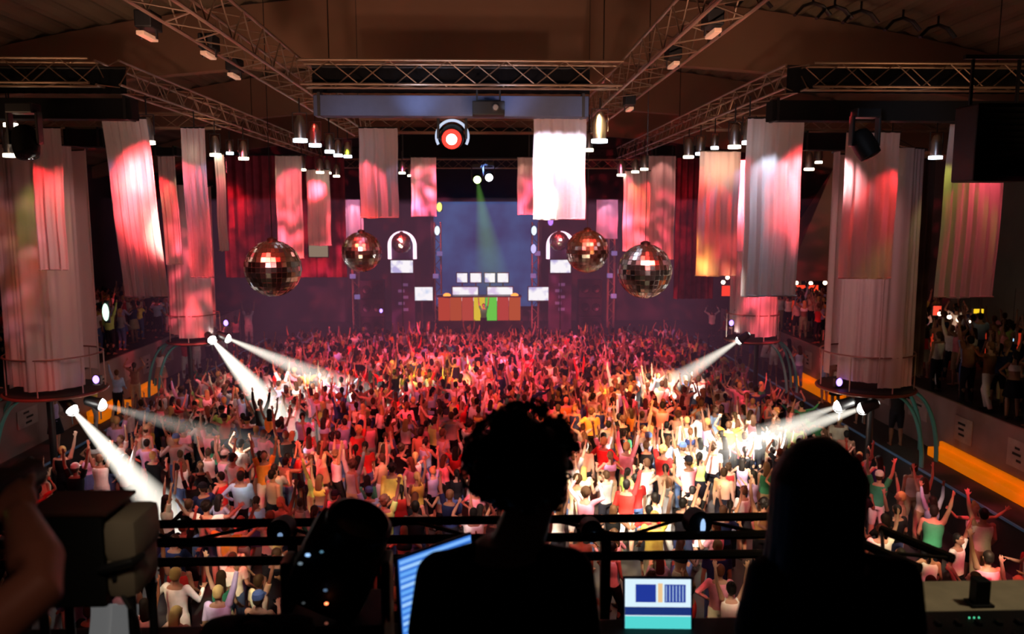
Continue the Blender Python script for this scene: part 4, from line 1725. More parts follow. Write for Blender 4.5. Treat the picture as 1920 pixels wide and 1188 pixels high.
def arrs(me):
    n = len(me.vertices)
    v = np.empty(n * 3, np.float32)
    me.vertices.foreach_get('co', v)
    me.calc_loop_triangles()
    t_ = np.empty(len(me.loop_triangles) * 3, np.int32)
    me.loop_triangles.foreach_get('vertices', t_)
    return v.reshape(-1, 3), t_.reshape(-1, 3)


LOW = {}


def low(key, fn):
    if key not in LOW:
        LOW[key] = arrs(fn())
    return LOW[key]


def low_crowd(plist, name, label, rg):
    VV, TT, CC = [], [], []
    base = 0
    for p in plist:
        q = random_person(rg)
        q['leg'] = 0
        k = rg.uniform(.98, 1.10) * (1.03 if q['sex'] == 'm' else .95)
        yaw = R(rg.gauss(0, 30))
        c, s = math.cos(yaw), math.sin(yaw)
        M = np.array([[c, -s, 0], [s, c, 0], [0, 0, 1]], np.float32) * k
        parts = [(low(('b', q['sex'], q['pose']), lambda: body_mesh(q['sex'], q['pose'], 0, .022, .16)), q['sk'])]
        if q['top'] != 'bare':
            parts.append((low(('t', q['sex'], q['pose'], q['top']), lambda: top_mesh(q['sex'], q['pose'], q['top'], .03, .35)), q['tc'][1]))
        parts.append((low(('l', q['sex'], q['bot']), lambda: bottom_mesh(q['sex'], 0, q['bot'], .035, .3)), q['bc'][1]))
        hk = 'short' if q['hair'] == 'cap' else q['hair']
        parts.append((low(('h', hk), lambda: hair_mesh(hk, .022, .5)), q['hc'][1]))
        for (v, t_), col in parts:
            VV.append(v @ M.T + np.array(p[:3], np.float32))
            TT.append(t_ + base)
            CC.append(np.tile(np.array([*col, 1], np.float32), (len(v), 1)))
            base += len(v)
    V, T, C = np.concatenate(VV), np.concatenate(TT), np.concatenate(CC)
    me = bpy.data.meshes.new(name)
    me.vertices.add(len(V))
    me.vertices.foreach_set('co', V.ravel())
    me.loops.add(len(T) * 3)
    me.loops.foreach_set('vertex_index', T.ravel())
    me.polygons.add(len(T))
    me.polygons.foreach_set('loop_start', np.arange(0, len(T) * 3, 3, dtype=np.int32))
    me.polygons.foreach_set('loop_total', np.full(len(T), 3, np.int32))
    at = me.color_attributes.new('Col', 'FLOAT_COLOR', 'POINT')
    at.data.foreach_set('color', C.ravel())
    me.update()
    me.validate()
    me.polygons.foreach_set('use_smooth', [True] * len(me.polygons))
    o = link(name, me, CROWDM)
    tag(o, label, 'crowd', kind='stuff')
    print('CROWD', name, len(plist), len(T))


low_crowd([p for p in far], 'crowd', 'packed crowd of people dancing farther back towards the stage', random.Random(21))
# DJ on the stage
q = dict(sex='m', pose='both arms raised high')
pd = P(907, 600, 45.6)
o = bpy.data.objects.new('person', cached(('b', 'm', 'both arms raised high', 0), lambda: body_mesh('m', 'both arms raised high', 0)))
COL.objects.link(o)
o.location = (pd.x, 44.25, 1.3)
o.rotation_euler = (0, 0, PI)
o.color = (.5, .3, .2, 1)
tag(o, 'performer with raised arms in green light at the orange stage booth', 'person')
for nm, me_, col in (('shirt', cached(('t', 'm', 'both arms raised high', 'tshirt'), lambda: top_mesh('m', 'both arms raised high', 'tshirt')), (.1, .5, .2)), ('trousers', cached(('l', 'm', 0, 'trousers'), lambda: bottom_mesh('m', 0, 'trousers')), (.02, .02, .02)), ('hair', cached(('h', 'short'), lambda: hair_mesh('short')), (.02, .015, .01))):
    c = bpy.data.objects.new(nm, me_)
    COL.objects.link(c)
    c.parent = o
    c.color = (*col, 1)

# ------------------------------------------------------------------ control booth in the foreground
FZ = 5.72
bm = B()
box(bm, (.3, .6, FZ - .15), (9, 5.6, .3))
struct(fin('floor_booth', bm, TERR), 'dark floor of the control booth balcony')

# guard rail truss


def rail(label, p0, p1, z):
    p0, p1 = Vector(p0), Vector(p1)
    t = thing('guard_rail', label, 'railing', (p0.x, p0.y, FZ))
    d = p1 - p0
    d.z = 0
    h = z - FZ
    for dz, dy in ((h, 0), (h - .085, 0), (h, .2), (.3, 0)):
        bm = B()
        off = Vector((-d.normalized().y, d.normalized().x, 0)) * dy
        tube(bm, [Vector((0, 0, dz)) + off, d + Vector((0, 0, dz)) + off], .02 if dz > .5 else .015, 8)
        fin('rail', bm, DARKTRUSS, t, True)
    n = max(2, int(d.length / .3))
    bm = B()
    off = Vector((-d.normalized().y, d.normalized().x, 0)) * .2
    for i in range(n):
        a_, c_ = d * (i / n), d * ((i + 1) / n)
        e1, e2 = (Vector((0, 0, h)), Vector((0, 0, h)) + off) if i % 2 else (Vector((0, 0, h)) + off, Vector((0, 0, h)))
        tube(bm, [a_ + e1, c_ + e2], .008, 5, cap=False)
    fin('lacing', bm, DARKTRUSS, t)
    for i in range(0, int(d.length / 1.3) + 1):
        f = d * min(1, i * 1.3 / d.length)
        bm = B()
        box(bm, f + Vector((0, 0, h / 2)), (.04, .04, h))
        fin('post', bm, DARKTRUSS, t)
    return t


zr = P(960, 1008, 3.2).z
rail('dark steel guard rail along the front of the booth', (-3.4, 3.2, 0), (1.5, 3.2, 0), zr)
rail('dark steel guard rail turning back along the right of the booth', (1.54, 3.2, 0), (1.68, 2.9, 0), zr - .02)
t = None

# desk
t = thing('control_desk', 'long black control desk in the dark foreground', 'desk', (0.3, 2.55, FZ))
bm = B()
box(bm, (0, 0, .72), (5.6, .66, .04), bevel=.008)
fin('desktop', bm, BLACK, t)
for x in (-2.7, -.9, .9, 2.7):
    for y in (-.28, .28):
        bm = B()
        box(bm, (x, y, .35), (.05, .05, .70))
        fin('leg', bm, BLACKM, t)
DZ = FZ + .74


# laptop helper
def laptop(loc, rotz, w_, h_, tilt, label, kind, riser=0.0):
    t = thing('laptop', label, 'laptop', loc, rotz)
    bm = B()
    box(bm, (0, -h_ / 2, .01), (w_, h_, .018), bevel=.005)
    fin('base', bm, BLACKM, t)
    bm = B()
    for r_ in range(5):
        for c_ in range(13):
            box(bm, (-w_ * .43 + c_ * w_ * .072, -.03 - r_ * .022, .021), (w_ * .06, .017, .004))
    fin('keyboard', bm, mat('keys', (.03, .03, .03), .5), t)
    rot = Matrix.Rotation(R(-tilt), 4, 'X')
    lid = bpy.data.objects.new('lid', None)
    bm = B()
    box(bm, (0, .006, h_ / 2), (w_, .01, h_), bevel=.004)
    lid = fin('lid', bm, mat('lid_blue_black', (.01, .015, .05), .4), t)
    lid.matrix_local = Matrix.Translation((0, 0, .02)) @ rot

    def quad(nm, u0, v0, u1, v1, m, dy=-.0015):
        bm = B()
        x0, x1 = -w_ / 2 + .008 + (w_ - .016) * u0, -w_ / 2 + .008 + (w_ - .016) * u1
        z0, z1 = .01 + (h_ - .018) * v0, .01 + (h_ - .018) * v1
        vs = [bm.verts.new((x, dy, z)) for x, z in ((x0, z0), (x1, z0), (x1, z1), (x0, z1))]
        bm.faces.new(vs)
        return fin(nm, bm, m, lid)
    if kind == 'ui':
        quad('display', 0, 0, 1, 1, emat('ui_white', (.72, .9, 1), 1.0))
        dk = emat('ui_navy', (.02, .05, .4), .8)
        quad('waveform_panel', .16, .55, .47, .90, dk, -.003)
        quad('waveform_panel', .60, .55, .92, .90, dk, -.003)
        quad('level_bar', .50, .55, .57, .92, emat('ui_yellow', (.95, .62, .3), .9), -.003)
        for i in range(6):
            quad('grid_line', .62 + i * .05, .57, .635 + i * .05, .88, emat('ui_line', (.5, .7, 1), .8), -.004)
        quad('mixer_strip', .0, .30, 1, .46, emat('ui_dark', (.015, .04, .22), .8), -.003)
        quad('track_list', .0, .0, 1, .28, emat('ui_cyan', (.1, .75, .72), .9), -.003)
    else:
        quad('display', 0, 0, 1, 1, emat('ui_blue', (.06, .25, .9), .8))
        n = 13
        for i in range(n):
            quad('list_row', .01, (i + .15) / n, .99, (i + .7) / n, emat('row_%d' % (i % 3), [(.22, .5, 1), (.14, .42, .95), (.35, .62, 1)][i % 3], 1.0), -.003)
        quad('highlight', .18, .42, .26, .47, emat('ui_yel2', (.7, .8, .2), 1), -.004)
    return t


# laptop 2: right of the curly haired person
p = P(1238, 1096, 2.78)
h_ = .21
laptop((p.x, 2.80, p.z - h_ - .01), R(-3), .262, h_, 8, 'open laptop showing a white and blue mixing screen', 'ui')
bx_ = B()
t = thing('laptop_stand', 'black stand raising the mixing laptop', 'stand', (p.x, 2.74, DZ))
hh = p.z - h_ - .012 - DZ
box(bx_, (0, 0, hh / 2), (.25, .2, max(.01, hh)), bevel=.002)
fin('block', bx_, BLACK, t)
# laptop 1: turned sideways on the left
pa = P(741, 1046, 2.35)
t1 = laptop((0, 0, 0), 0, .36, .26, 12, 'laptop with a blue striped list, half hidden by the curly haired person', 'list')
# screen plane: left edge (741,1046)-(757,1150), top edge running up right to (868,1000)
TLp, BLp, TRp = P(741, 1046, 2.35), P(754, 1155, 2.33), P(880, 998, 2.62)
ex = (TRp - TLp)
ez = (TLp - BLp)
wx = ex.normalized()
wy = ez.cross(ex).normalized()
wz = wx.cross(wy).normalized()
hgt = .30
rotm = Matrix((wx, wy, wz)).transposed().to_4x4()
lidc = [c for c in t1.children if c.name.startswith('lid')][0]
orig = TLp + wx * .18 - wz * .26
t1.matrix_world = Matrix.Translation(orig - Vector((0, 0, .02))) @ rotm @ (Matrix.Translation((0, 0, .0)) @ Matrix.Rotation(R(12), 4, 'X'))
t = thing('laptop_stand', 'black stand raising the blue striped laptop', 'stand', (orig.x, orig.y - .02, DZ))
bm = B()
hh = orig.z - .06 - DZ
box(bm, (0, -.02, hh / 2), (.2, .16, abs(hh)), bevel=.002)
fin('block', bm, BLACK, t)

# ---- foreground people
FSK = (.16, .075, .045)


def big_person(name, X, Y, zh, label, headyaw, hair, hoff, arm, hs=1.0, face=1, cap=None, scale=1.0, skin=(.35, .18, .12), topc=(.010, .010, .011)):
    """standing figure; head centre at height zh"""
    k = (zh - FZ) / 1.62 * scale
    root_loc = Vector((X, Y, FZ))
    bm = B()
    J = {}
    TPF = [(.86, .150, .105), (.93, .165, .115), (1.02, .158, .108), (1.12, .160, .108), (1.22, .172, .118), (1.30, .176, .118), (1.355, .150, .100), (1.40, .105, .08), (1.44, .07, .065)]
    tube(bm, [(0, -.01, q[0]) for q in TPF], [(q[1], q[2]) for q in TPF], 18, up=Vector((1, 0, 0)))
    tube(bm, [(hoff * .2, -.012, 1.38), (hoff, .02, 1.54)], [.072, .062], 14)
    Rh = Matrix.Rotation(R(headyaw), 3, 'Z')
    hc = Vector((hoff, .025, 1.62))

    def hp(x, y, z):
        return hc + Rh @ (Vector((x, y, z)) * hs)
    ball(bm, hp(0, -.005, .0), (.075 * hs, .092 * hs, .112 * hs), 3, Rh)
    ball(bm, hp(0, .03, -.055), (.055 * hs, .058 * hs, .055 * hs), 3, Rh)
    tube(bm, [hp(0, .085, .025), hp(0, .108, -.012)], [.009, .016], 8, rnd=True)
    ball(bm, hp(0, .086, -.046), (.025, .016, .008), 2, Rh)
    ball(bm, hp(0, .084, -.058), (.021, .016, .008), 2, Rh)
    ball(bm, hp(0, .075, -.09), (.026, .02, .018), 2, Rh)
    for s in (-1, 1):
        ball(bm, hp(s * .076, -.005, -.008), (.011, .02, .032), 2, Rh)
        ball(bm, hp(s * .032, .078, .035), (.025, .016, .010), 2, Rh)
    for s, kk in ((-1, 'l'), (1, 'r')):
        sh, el, wr = [Vector(q) for q in arm[kk]]
        fd = (wr - el).normalized()
        ball(bm, sh, .062)
        tube(bm, [sh, sh.lerp(el, .4), el, el.lerp(wr, .3), wr], [.056, .05, .039, .043, .027], 14, rnd=True)
        add_hand(bm, wr, fd, s, 1, .5)
        hip, kn, an = Vector((s * .09, 0, .9)), Vector((s * .12, .03, .49)), Vector((s * .13, -.01, .08))
        tube(bm, [hip + Vector((0, 0, .03)), hip.lerp(kn, .35), kn, kn.lerp(an, .3) + Vector((0, -.015, 0)), an], [.092, .085, .056, .058, .036], 12, rnd=True)
        tube(bm, [an + Vector((0, -.05, -.045)), an + Vector((0, .06, -.045)), an + Vector((s * .01, .16, -.055))], [(.035, .03), (.042, .035), (.03, .02)], 10, rnd=True, up=Vector((1, 0, 0)))
    me = remesh(bm, .0075, .5, 2, 'person')
    o = link('person', me, [SKIN, SHOE])
    for pgn in me.polygons:
        if pgn.center.z < .1:
            pgn.material_index = 1
    o.location = root_loc
    o.scale = (k, k, k)
    o.color = (*skin, 1)
    tag(o, label, 'person')
    for s in (-1, 1):
        bm = B()
        ball(bm, hp(s * .031, .072, .018), .012, 2)
        e = fin('eye', bm, mat('eyeball', (.7, .7, .68), .2), o, True)
        bm = B()
        ball(bm, hp(s * .031, .081, .018), .0055, 2)
        fin('iris', bm, mat('iris', (.03, .015, .01), .2), e, True)
    # T-shirt
    bm = B()
    tube(bm, [(0, -.01, q[0]) for q in TPF[:-1]], [(q[1] + .018, q[2] + .018) for q in TPF[:-1]], 18, up=Vector((1, 0, 0)))
    for kk in 'lr':
        sh, el, wr = [Vector(q) for q in arm[kk]]
        ball(bm, sh + Vector((0, 0, .004)), .074)
        tube(bm, [Vector((sh.x * .35, -.01, 1.385)), sh], [.055, .072], 12, rnd=True)
        tube(bm, [sh, sh.lerp(el, .72)], [.072, .064], 14)
    c = link('shirt', remesh(bm, .011, .6, 3, 'shirt'), CLOTH, o)
    c.color = (*topc, 1)
    bm = B()
    torso(bm, 'm', .013, .86, 1.0)
    for s in (-1, 1):
        hip, kn, an = Vector((s * .09, 0, .9)), Vector((s * .12, .03, .49)), Vector((s * .13, -.01, .08))
        tube(bm, [hip + Vector((0, 0, .04)), hip.lerp(kn, .35), kn, an], [.104, .098, .074, .06], 12)
    c = link('trousers', remesh(bm, .014, .5, 2, 'trousers'), CLOTH, o)
    c.color = (.015, .015, .02, 1)
    # hair
    bm = B()
    rg = random.Random(17)
    if hair == 'afro':
        ball(bm, hp(0, -.03, .02), (.122, .120, .118), 3, Rh)
        for i in range(420):
            z = rg.uniform(-.62, 1)
            a_ = rg.uniform(0, 2 * PI)
            v = Vector((math.cos(a_) * math.sqrt(1 - z * z), math.sin(a_) * math.sqrt(1 - z * z), z))
            if v.y > .35 and v.z < .25:
                continue
            r_ = .130 * (1 + .12 * noise.noise(v * 3)) + rg.uniform(-.004, .012)
            c0 = hp(v.x * r_, -.03 + v.y * r_, .02 + v.z * r_ * .98)
            # little open coils of hair
            ax = Vector((rg.uniform(-1, 1), rg.uniform(-1, 1), rg.uniform(-1, 1))).normalized()
            s_, t_ = frame(ax)
            rr = rg.uniform(.008, .014)
            pts = [c0 + s_ * rr * math.cos(u) + t_ * rr * math.sin(u) + ax * (u * .0022) for u in [j * .9 for j in range(8)]]
            tube(bm, pts, .0052, 5)
        hm = remesh(bm, .0042, .35, 0, 'hair')
    elif hair == 'longhair':
        ball(bm, hp(0, -.02, .005), (.112, .122, .128), 3, Rh)
        for i in range(56):
            a_ = R(rg.uniform(150, 390))
            v = Vector((math.cos(a_), math.sin(a_), 0))
            top = hp(v.x * .066, -.01 + v.y * .075, .07)
            mid = hp(v.x * .090, -.015 + v.y * .10, .02)
            lo = hp(v.x * .092, -.02 + v.y * .098, -.10)
            end = hp(v.x * .105 + rg.uniform(-.015, .015), -.03 + v.y * .10, -.21 - rg.uniform(0, .07))
            tube(bm, [top, mid, lo, end], [.014, .017, .016, .006], 6)
        hm = remesh(bm, .006, .5, 1, 'hair')
    else:
        ball(bm, hp(0, -.014, .02), (.082, .1, .105), 3, Rh)
        hm = remesh(bm, .007, .5, 1, 'hair')
        for v in hm.vertices:
            q_ = Rh.transposed() @ (v.co - hc)
            if q_.y > .045 and q_.z < .06:
                q_.y = .045
                v.co = hc + Rh @ q_
    c = link('hair', hm, HAIR, o)
    c.color = (.012, .009, .008, 1)
    return o, k


ARMF = dict(l=[(-.165, 0, 1.33), (-.215, .04, 1.08), (-.12, .27, 1.04)], r=[(.165, 0, 1.335), (.215, .04, 1.08), (.13, .27, 1.04)])
pc = P(946, 880, 2.02)
big_person('a', pc.x, pc.y - .02, pc.z, 'dark figure with a big head of curly hair, seen from behind at the centre', -62, 'afro', .075, ARMF, hs=1.08)
pc2 = P(1568, 912, 2.0)
ARM2 = dict(l=[(-.165, 0, 1.35), (-.20, .06, 1.09), (-.10, .28, 1.04)], r=[(.18, .0, 1.34), (.27, .08, 1.10), (.26, .31, 1.02)])
big_person('b', pc2.x, pc2.y, pc2.z, 'dark figure with smooth shoulder-length hair, seen from behind on the right', -50, 'longhair', -.03, ARM2, hs=1.2)
# left edge person with bent bare arm holding a camera
kx = (7.42 - FZ) / 1.62
X3, Y3 = -1.18, 1.02


def loc3(w_):
    w_ = Vector(w_)
    return ((w_.x - X3) / kx, (w_.y - Y3) / kx, (w_.z - FZ) / kx)


ARM3 = dict(l=[(-.185, 0, 1.40), (-.26, .08, 1.14), (-.06, .27, 1.30)], r=[(.185, 0, 1.40), loc3(P(82, 1092, 1.28)), loc3(P(38, 968, 1.42))])
big_person('c', X3, Y3, 7.42, 'person at the left edge, bare forearm bent up to hold a camera', -20, 'short', 0, ARM3, skin=(.42, .2, .13))
pcam = P(8, 925, 1.50)
t = thing('video_camera', 'small black camera with a green light held at the left edge', 'camera', pcam)
bm = B()
box(bm, (-.02, 0, 0), (.09, .13, .07), bevel=.01)
fin('body', bm, BLACK, t)
bm = B()
lathe(bm, [(.03, 0), (.034, .06), (.026, .065)], 16, Matrix.Translation((-.02, .065, 0)) @ Matrix.Rotation(-PI / 2, 4, 'X'))
fin('lens', bm, BLACKM, t, True)
bm = B()
ball(bm, (.0, -.066, .0), .004, 2)
fin('indicator', bm, emat('green_led', (.6, .9, .15), 3), t)

# ---- projector-like fixture at left foreground
t = thing('stage_projector', 'big black box projector with a grey side shell on the booth desk', 'projector', (P(158, 1144, 2.25).x, 2.42, DZ))
bp_ = P(178, 1144, 2.25)
zt = P(178, 924, 2.46).z - DZ
z0 = bp_.z - DZ
wb = .225
t.location.y = 2.36
bm = B()
box(bm, (-.055, 0, (z0 + zt) / 2), (wb, .19, zt - z0), bevel=.008)
fin('case', bm, BLACK, t)
bm = B()
box(bm, (-.045, .0, zt + .004), (wb + .02, .2, .012), bevel=.004)
fin('top_plate', bm, mat('dark_red_brown', (.05, .015, .01), .6), t)
GS = mat('grey_shell', (.22, .18, .13), .6, noise_amt=.25, nscale=6, bump=.2)
bm = B()
box(bm, (.105, 0, zt - .082), (.10, .19, .13), bevel=.03)
fin('upper_shell', bm, GS, t, True)
bm = B()
box(bm, (.10, .0, z0 + .09), (.09, .18, .14), bevel=.03)
fin('lower_shell', bm, GS, t, True)
bm = B()
tube(bm, [(.05, -.095, zt - .165), (.09, -.105, zt - .15), (.14, -.10, zt - .14), (.155, -.06, zt - .135)], [.012, .015, .014, .01], 8, rnd=True)
fin('handle', bm, BLACKM, t, True)
bm = B()
box(bm, (.085, -.092, z0 + .10), (.014, .012, .035), bevel=.003)
fin('socket', bm, BLACKM, t)
bm = B()
tube(bm, [(.10, -.08, z0 + .03), (.13, -.1, z0 + .0), (.14, -.09, z0 - .04), (.135, -.06, 0.01)], .008, 6)
fin('cable', bm, BLACKM, t, True)
for sx in (-.14, .12):
    for sy in (-.07, .07):
        bm = B()
        tube(bm, [(sx, sy, z0 + .02), (sx, sy, 0.0)], .014, 8)
        fin('foot', bm, BLACKM, t)
# indicator
# papers
p = P(200, 1165, 2.62)
t = thing('paper_sheets', 'pale paper sheets standing behind the black projector', 'papers', (P(198, 1190, 2.7).x, 2.72, DZ))
for i, (dx, a_) in enumerate(((-.035, 3), (.04, -4))):
    bm = B()
    prev = None
    for j in range(9):
        z = j / 8 * (P(200, 1146, 2.72).z - DZ)
        y = .05 * math.sin(j / 8 * 1.5)
        v0, v1 = bm.verts.new((dx - .045, y, z)), bm.verts.new((dx + .045, y + .01, z - .004 * i))
        if prev:
            bm.faces.new((prev[0], prev[1], v1, v0))
        prev = (v0, v1)
    fin('sheet', bm, mat('paper', (.6, .58, .55), .8, emit=(.8, .8, .8), es=.12), t, True)  # weak emission whitens the sheets as if lit

# ---- big dark moving head in front (with LEDs)
pb = P(625, 1075, 2.35)
t = thing('scanner_light', 'bulky black moving light on the desk with blue and red indicator lights', 'moving light', (pb.x, 2.42, DZ))
hz = pb.z - DZ
m = Matrix.Translation((0, 0, hz)) @ Matrix.Rotation(R(24), 4, 'Y') @ Matrix.Rotation(R(15), 4, 'X')
bm = B()
box(bm, (0, 0, 0), (.25, .26, .22), bevel=.05)
bmesh.ops.transform(bm, matrix=m, verts=bm.verts)
fin('head', bm, BLACK, t, True)
bm = B()
lathe(bm, [(.10, .0), (.105, .09), (.09, .10), (.085, .06)], 24, m @ Matrix.Translation((.01, .02, .08)))
fin('lens_hood', bm, BLACKM, t, True)
for s in (-1, 1):
    bm = B()
    box(bm, (s * .155, 0, hz - .075), (.03, .10, .20), bevel=.01)
    fin('yoke_arm', bm, BLACKM, t)
bm = B()
box(bm, (-.01, 0, max(.05, (hz - .15) / 2)), (.34, .26, max(.1, hz - .14)), bevel=.012)
fin('base', bm, BLACK, t)
for (x, y, r_, c, e, nm) in ((577, 1040, .010, (.35, .6, 1), 1.2, 'display'), (603, 1034, .007, (.15, .35, .5), .6, 'display'), (563, 1056, .009, (.25, .33, .4), .6, 'display'), (612, 1131, .0075, (1, .22, .08), 4, 'indicator'), (610, 1106, .008, (.15, .25, .4), .6, 'indicator'), (569, 1130, .006, (.12, .14, .15), .5, 'indicator'), (612, 1168, .007, (.4, .12, .08), .5, 'indicator')):
    bm = B()
    pp = P(x, y, 2.262 if y < 1100 else 2.28) - Vector(t.location)
    ball(bm, pp, (r_ * .8, .004, r_ * .55), 2)
    fin(nm, bm, emat('led_%d_%d' % (x, y), c, e), t)
# fringe of leaves/cables behind: small dark case in the middle left foreground
p = P(450, 1188, 2.1)
t = thing('equipment_case', 'low rounded black equipment bag lying on the desk between the projector and the moving light', 'bag', (p.x, 2.12 + .12, DZ))
zt = P(450, 1140, 2.33).z - DZ
bm = B()
box(bm, (0, 0, zt / 2), (.34, .18, zt), bevel=.06)
fin('shell', bm, DARKCLOTH, t, True)
bm = B()
torus(bm, .07, .008, 20, 6, Matrix.Translation((0, 0, zt - .05)) @ Matrix.Rotation(PI / 2, 4, 'X'), 0, PI)
fin('handle', bm, BLACKM, t, True)
t['label'] = 'low rounded black equipment bag between the projector and the moving light'

# ---- scanner lamps sitting on the guard rail
for (x, y, rpx, lb) in ((530, 990, 24, 'round black lamp on the guard rail left of the bulky moving light'), (1107, 990, 22, 'round black lamp on the guard rail right of the curly head'), (1306, 975, 24, 'black lamp with a painted pale blue highlight on the guard rail')):
    Y = 3.3
    p = P(x, y, Y)
    r = rpx / F * Y
    t = thing('rail_lamp', lb, 'stage lamp', p)
    m = Matrix.Rotation(R(80), 4, 'X')
    bm = B()
    lathe(bm, [(r * .5, -r * 1.1), (r * .95, -r * .8), (r, .0), (r * .95, r * 1.3), (r * .85, r * 1.3)], 24, m)
    fin('can', bm, BLACK, t, True)
    bm = B()
    ball(bm, (r * .15, -r * 1.4, 0), (r * .22, .004, r * (.22 if x < 1300 else .7)), 2)
    fin('glow_spot', bm, emat('rail_glow_%d' % x, (.35, .55, .9), .5 if x < 1300 else 1.2), t)  # glowing spot; on the rightmost can a painted highlight
    bm = B()
    torus(bm, r * 1.12, .006, 20, 6, Matrix.Rotation(PI / 2, 4, 'X'), PI, 2 * PI)
    tube(bm, [(0, 0, -r * 1.1), (0, 0, min(-r * 1.2, zr - p.z))], .01, 6)
    fin('bracket', bm, BLACKM, t)

# ---- right side: pale table, black post, black console
TBZ = P(1850, 1143, 2.62).z
t = thing('side_table', 'pale beige side table beyond the black console at the lower right', 'table', (1.80, 2.735, FZ))
ht = TBZ - FZ
bm = B()
box(bm, (0, 0, ht - .015), (.76, .23, .03), bevel=.006)
fin('table_top', bm, mat('beige_laminate', (.55, .45, .32), .5, noise_amt=.45, nscale=7), t)
for x in (-.34, .34):
    for y in (-.08, .08):
        bm = B()
        box(bm, (x, y, (ht - .03) / 2), (.035, .035, ht - .03))
        fin('leg', bm, BLACKM, t)
p = P(1836, 1145, 2.655)
t = thing('black_post', 'square black post standing on the beige table edge', 'post', (p.x, 2.66, TBZ + .001))
bm = B()
hp_ = P(1838, 1085, 2.66).z - TBZ
box(bm, (0, 0, hp_ / 2), (.052, .045, hp_), bevel=.004)
fin('shaft', bm, BLACK, t)
bm = B()
box(bm, (0, 0, .005), (.08, .06, .01), bevel=.003)
fin('foot_plate', bm, BLACKM, t)
pc_ = P(1760, 1150, 2.5)
t = thing('lighting_console', 'flat black control console with tiny green lights at the lower right', 'console', (1.58, 2.43, DZ))
hc_ = P(1700, 1147, 2.6).z - DZ
bm = B()
box(bm, (0, 0, hc_ / 2), (.95, .36, hc_), bevel=.015)
fin('case', bm, BLACK, t)
for r_ in range(3):
    for c_ in range(12):
        bm = B()
        box(bm, (-.4 + c_ * .07, -.1 + r_ * .09, hc_ + .006), (.014, .03, .014), bevel=.002)
        fin('fader', bm, BLACKM, t)
for i in range(3):
    bm = B()
    pp = P(1817 + i * 9, 1163, 2.55)
    ball(bm, (pp.x - 1.58, .12, hc_ + .002), (.003, .003, .004), 1)
    fin('indicator', bm, emat('green_small', (.1, .8, .4), 1.2), t)
# hanging dark cables beside laptop
t = thing('cable_bundle', 'bundle of dark cables hanging from the guard rail left of the blue laptop', 'cables', (P(700, 1050, 3.15).x, 3.12, zr - .9))
bm = B()
for i in range(7):
    x = (i - 3) * .022
    tube(bm, [(x, 0, .9), (x + .01 * math.sin(i * 2), -.02, .6), (x - .012 * math.cos(i), -.01, .25), (x, 0, 0.0)], .008, 6)
fin('cables', bm, mat('brown_cable', (.12, .05, .04), .6), t, True)
t['label'] = 'bundle of dark cables hanging from the guard rail left of the blue laptop'

# ------------------------------------------------------------------ haze
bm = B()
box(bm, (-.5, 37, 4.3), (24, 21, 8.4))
hz_m = bpy.data.materials.new('glowing_haze')
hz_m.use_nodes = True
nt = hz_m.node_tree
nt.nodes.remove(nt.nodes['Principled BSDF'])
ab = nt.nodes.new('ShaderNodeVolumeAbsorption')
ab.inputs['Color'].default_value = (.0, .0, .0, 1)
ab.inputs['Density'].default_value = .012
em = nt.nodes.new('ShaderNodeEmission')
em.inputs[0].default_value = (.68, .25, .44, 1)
em.inputs[1].default_value = .0044  # even purple emission stands in for stage light scattered in the smoke
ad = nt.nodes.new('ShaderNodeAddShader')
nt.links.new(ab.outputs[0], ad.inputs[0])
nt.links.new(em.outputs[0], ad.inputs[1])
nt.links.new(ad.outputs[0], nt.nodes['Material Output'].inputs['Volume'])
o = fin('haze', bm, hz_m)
tag(o, 'thin purple self-glowing haze filling the far half of the hall', 'haze', kind='stuff')

# ------------------------------------------------------------------ crowd lights (from the trusses)
WH = (1, .82, .66)
# red and pink washes over the middle and rear
for x in (-7, -2.5, 2.5, 7):
    wash((x, 20.5, 9.8), (x * 1.1, 34, 1.2), (1, .09, .15), 6500, 62, .8)
for x in (-8, -3, 3, 8):
    wash((x * .8, 14.0, 9.7), (x * .72, 24.5, 1.2), (1, .07, .09), 5200, 46, .8)
wash((-1, 24, 10.2), (-2, 39, 1.5), (1, .12, .3), 14000, 60, .8)
wash((3, 24, 10.2), (4, 39, 1.5), (1, .10, .26), 9000, 60, .8)
wash((-4, 22, 10.2), (-2.2, 32.5, 1.5), (.7, 1, .03), 16000, 17, .7)
wash((4.5, 15.5, 10.2), (4.5, 27.0, 1.4), (1, .38, .06), 8200, 30, .8)
wash((2, 15.5, 10.2), (8.0, 25.0, 1.4), (1, .62, .3), 3600, 26, .8)
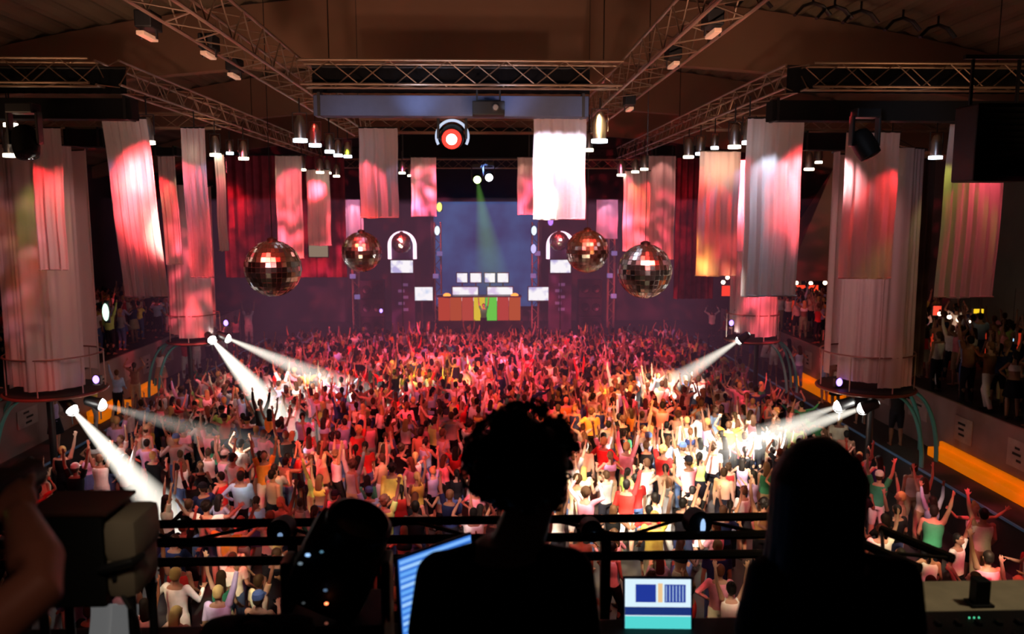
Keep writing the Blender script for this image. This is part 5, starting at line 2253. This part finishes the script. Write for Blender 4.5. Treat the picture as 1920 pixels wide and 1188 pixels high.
# near crowd: red and pink washes from the sides, warm white pools in between
for x, y, tx, ty, c, pw_, an in ((-5.2, 10, -3.5, 17.2, (1, .08, .10), 3000, 40), (-5.2, 15.6, -7, 21, (1, .08, .10), 1600, 50), (4.4, 10, 3, 17.5, (1, .12, .14), 2400, 42), (0, 10.5, 0, 20, (1, .18, .2), 1800, 44), (-3.5, 7, -4, 14.5, (1, .2, .22), 900, 50), (2.7, 7, 5, 14.5, (1, .2, .2), 900, 50),
                                 (7.5, 9.5, 9.6, 16, (1, .10, .16), 4200, 44), (-8, 9.5, -10.2, 19, (1, .08, .07), 2600, 34)):
    wash((x, y, 10.0), (tx, ty, 1.2), (c[0], c[1] * .8, c[2] * .9), pw_ * .9, an, .8)
for px, py, c, pw_, an in ((385, 850, (1, .9, .85), 1500, 13), (390, 940, (1, .85, .75), 1300, 14), (560, 880, (1, .75, .4), 1500, 15), (620, 900, (.85, .85, 1), 600, 10), (720, 850, (1, .8, .7), 900, 14), (800, 930, (1, .75, .8), 1300, 15), (880, 965, (1, .97, .95), 1700, 8),
                           (1120, 960, (1, .85, .7), 2000, 16), (1190, 900, (1, .88, .75), 2300, 19), (1300, 880, (1, .9, .8), 2600, 17), (1230, 985, (1, .95, .8), 1500, 13), (1390, 930, (1, .8, .6), 1800, 16), (1330, 830, (1, .9, .75), 2200, 15), (1180, 800, (1, .6, .3), 2200, 18),
                           (350, 1080, (1, .95, .85), 900, 17), (465, 1090, (1, .95, .8), 1300, 14), (1680, 950, (1, .5, .5), 900, 12), (1090, 900, (1, .8, .6), 1600, 16), (1260, 930, (1, .95, .9), 2000, 15), (1400, 800, (1, .95, .9), 3000, 12), (1160, 940, (1, .95, .85), 1500, 13), (1200, 720, (1, .55, .25), 2500, 16), (1760, 1030, (1, .85, .6), 1100, 15), (1340, 1150, (1, .8, .6), 500, 16), (1150, 830, (1, .7, .6), 1500, 14), (1050, 800, (1, .5, .3), 1500, 16)):
    tg = on_z(px, py, 1.5)
    sx = max(-7, min(7, tg.x * .6 + rng.uniform(-2.5, 2.5)))
    wash((sx, max(7.0, tg.y - 8), 10.0), tg, c, pw_ * (2.8 if px < 1000 else 6.0), an, .5, gs=30)
# terraces
wash((12, 12, 9), (15.5, 22, 3.5), (.9, .7, .3), 170, 60, .9)
wash((-10, 15, 9), (-15.5, 27, 3.5), (.9, .4, .5), 260, 50, .9)
wash((12, 24, 9), (15.5, 34, 3.5), (1, .2, .25), 400, 60, .9)
# added patterned spots speckle the side walls red in place of mirror ball reflections
for x in (-1, 1):
    wash((x * 5, 38, 7.5), (x * 12, 50, 6.5), (1, .05, .06), 2600, 70, gs=26, lo=.56, hi=.66, tint=(1, .8, .8))
    wash((x * 9, 32, 8.5), (x * 20, 40, 6.0), (1, .05, .08), 900, 70, gs=26, lo=.56, hi=.66, tint=(1, .8, .8))
# hot cross light where follow spots land
spot((-3.5, 20, 10), (-7.2, 30.5, 1.5), (1, .95, .85), 24000, 11, .6)
spot((3, 22, 10), (7.2, 30.0, 1.5), (1, .95, .85), 26000, 13, .6)
spot((3, 12, 10), (6.3, 21.6, 1.5), (1, .93, .8), 18000, 17, .6)
# green and blue on stage
spot((0, 38, 10), (0, 46, 2), (.2, 1, .3), 500, 16, .7)
spot((0, 36, 10), (0, 49, 8), (.2, .35, 1), 300, 50, .8)
for x in (-10, 10):
    spot((x * .6, 34, 9.8), (x, 49, 4), (.8, .3, .6), 700, 60, .9)
# ceiling glow and truss sparkle
for x, y, pw_ in ((-9, 12, 50), (0, 13, 60), (9, 12, 60), (-6, 20, 60), (6, 20, 60), (0, 28, 60)):
    spot((x, y, 8.8), (x, y + 3.5, 14), (1, .55, .32), pw_ * 1.5, 140, .9, .5)
for x in (-3.0, 2.2):
    spot((x, 7, 8.2), (x * 1.15, 13, 10.5), (1, .55, .4), 800, 60, .8)
# faint unseen fill spots added so the desk things are just readable
spot((-.75, 1.2, 8.3), P(240, 1030, 2.3), (1, .78, .55), 26, 15, .5)
spot((-.2, .5, 8.4), P(70, 1090, 1.3), (1, .5, .35), 5, 26, .8)
spot((2.9, 2.2, 9.0), (1.75, 3.0, 6.7), (1, .85, .55), 60, 30, .8)
print('N objects', len(bpy.data.objects))
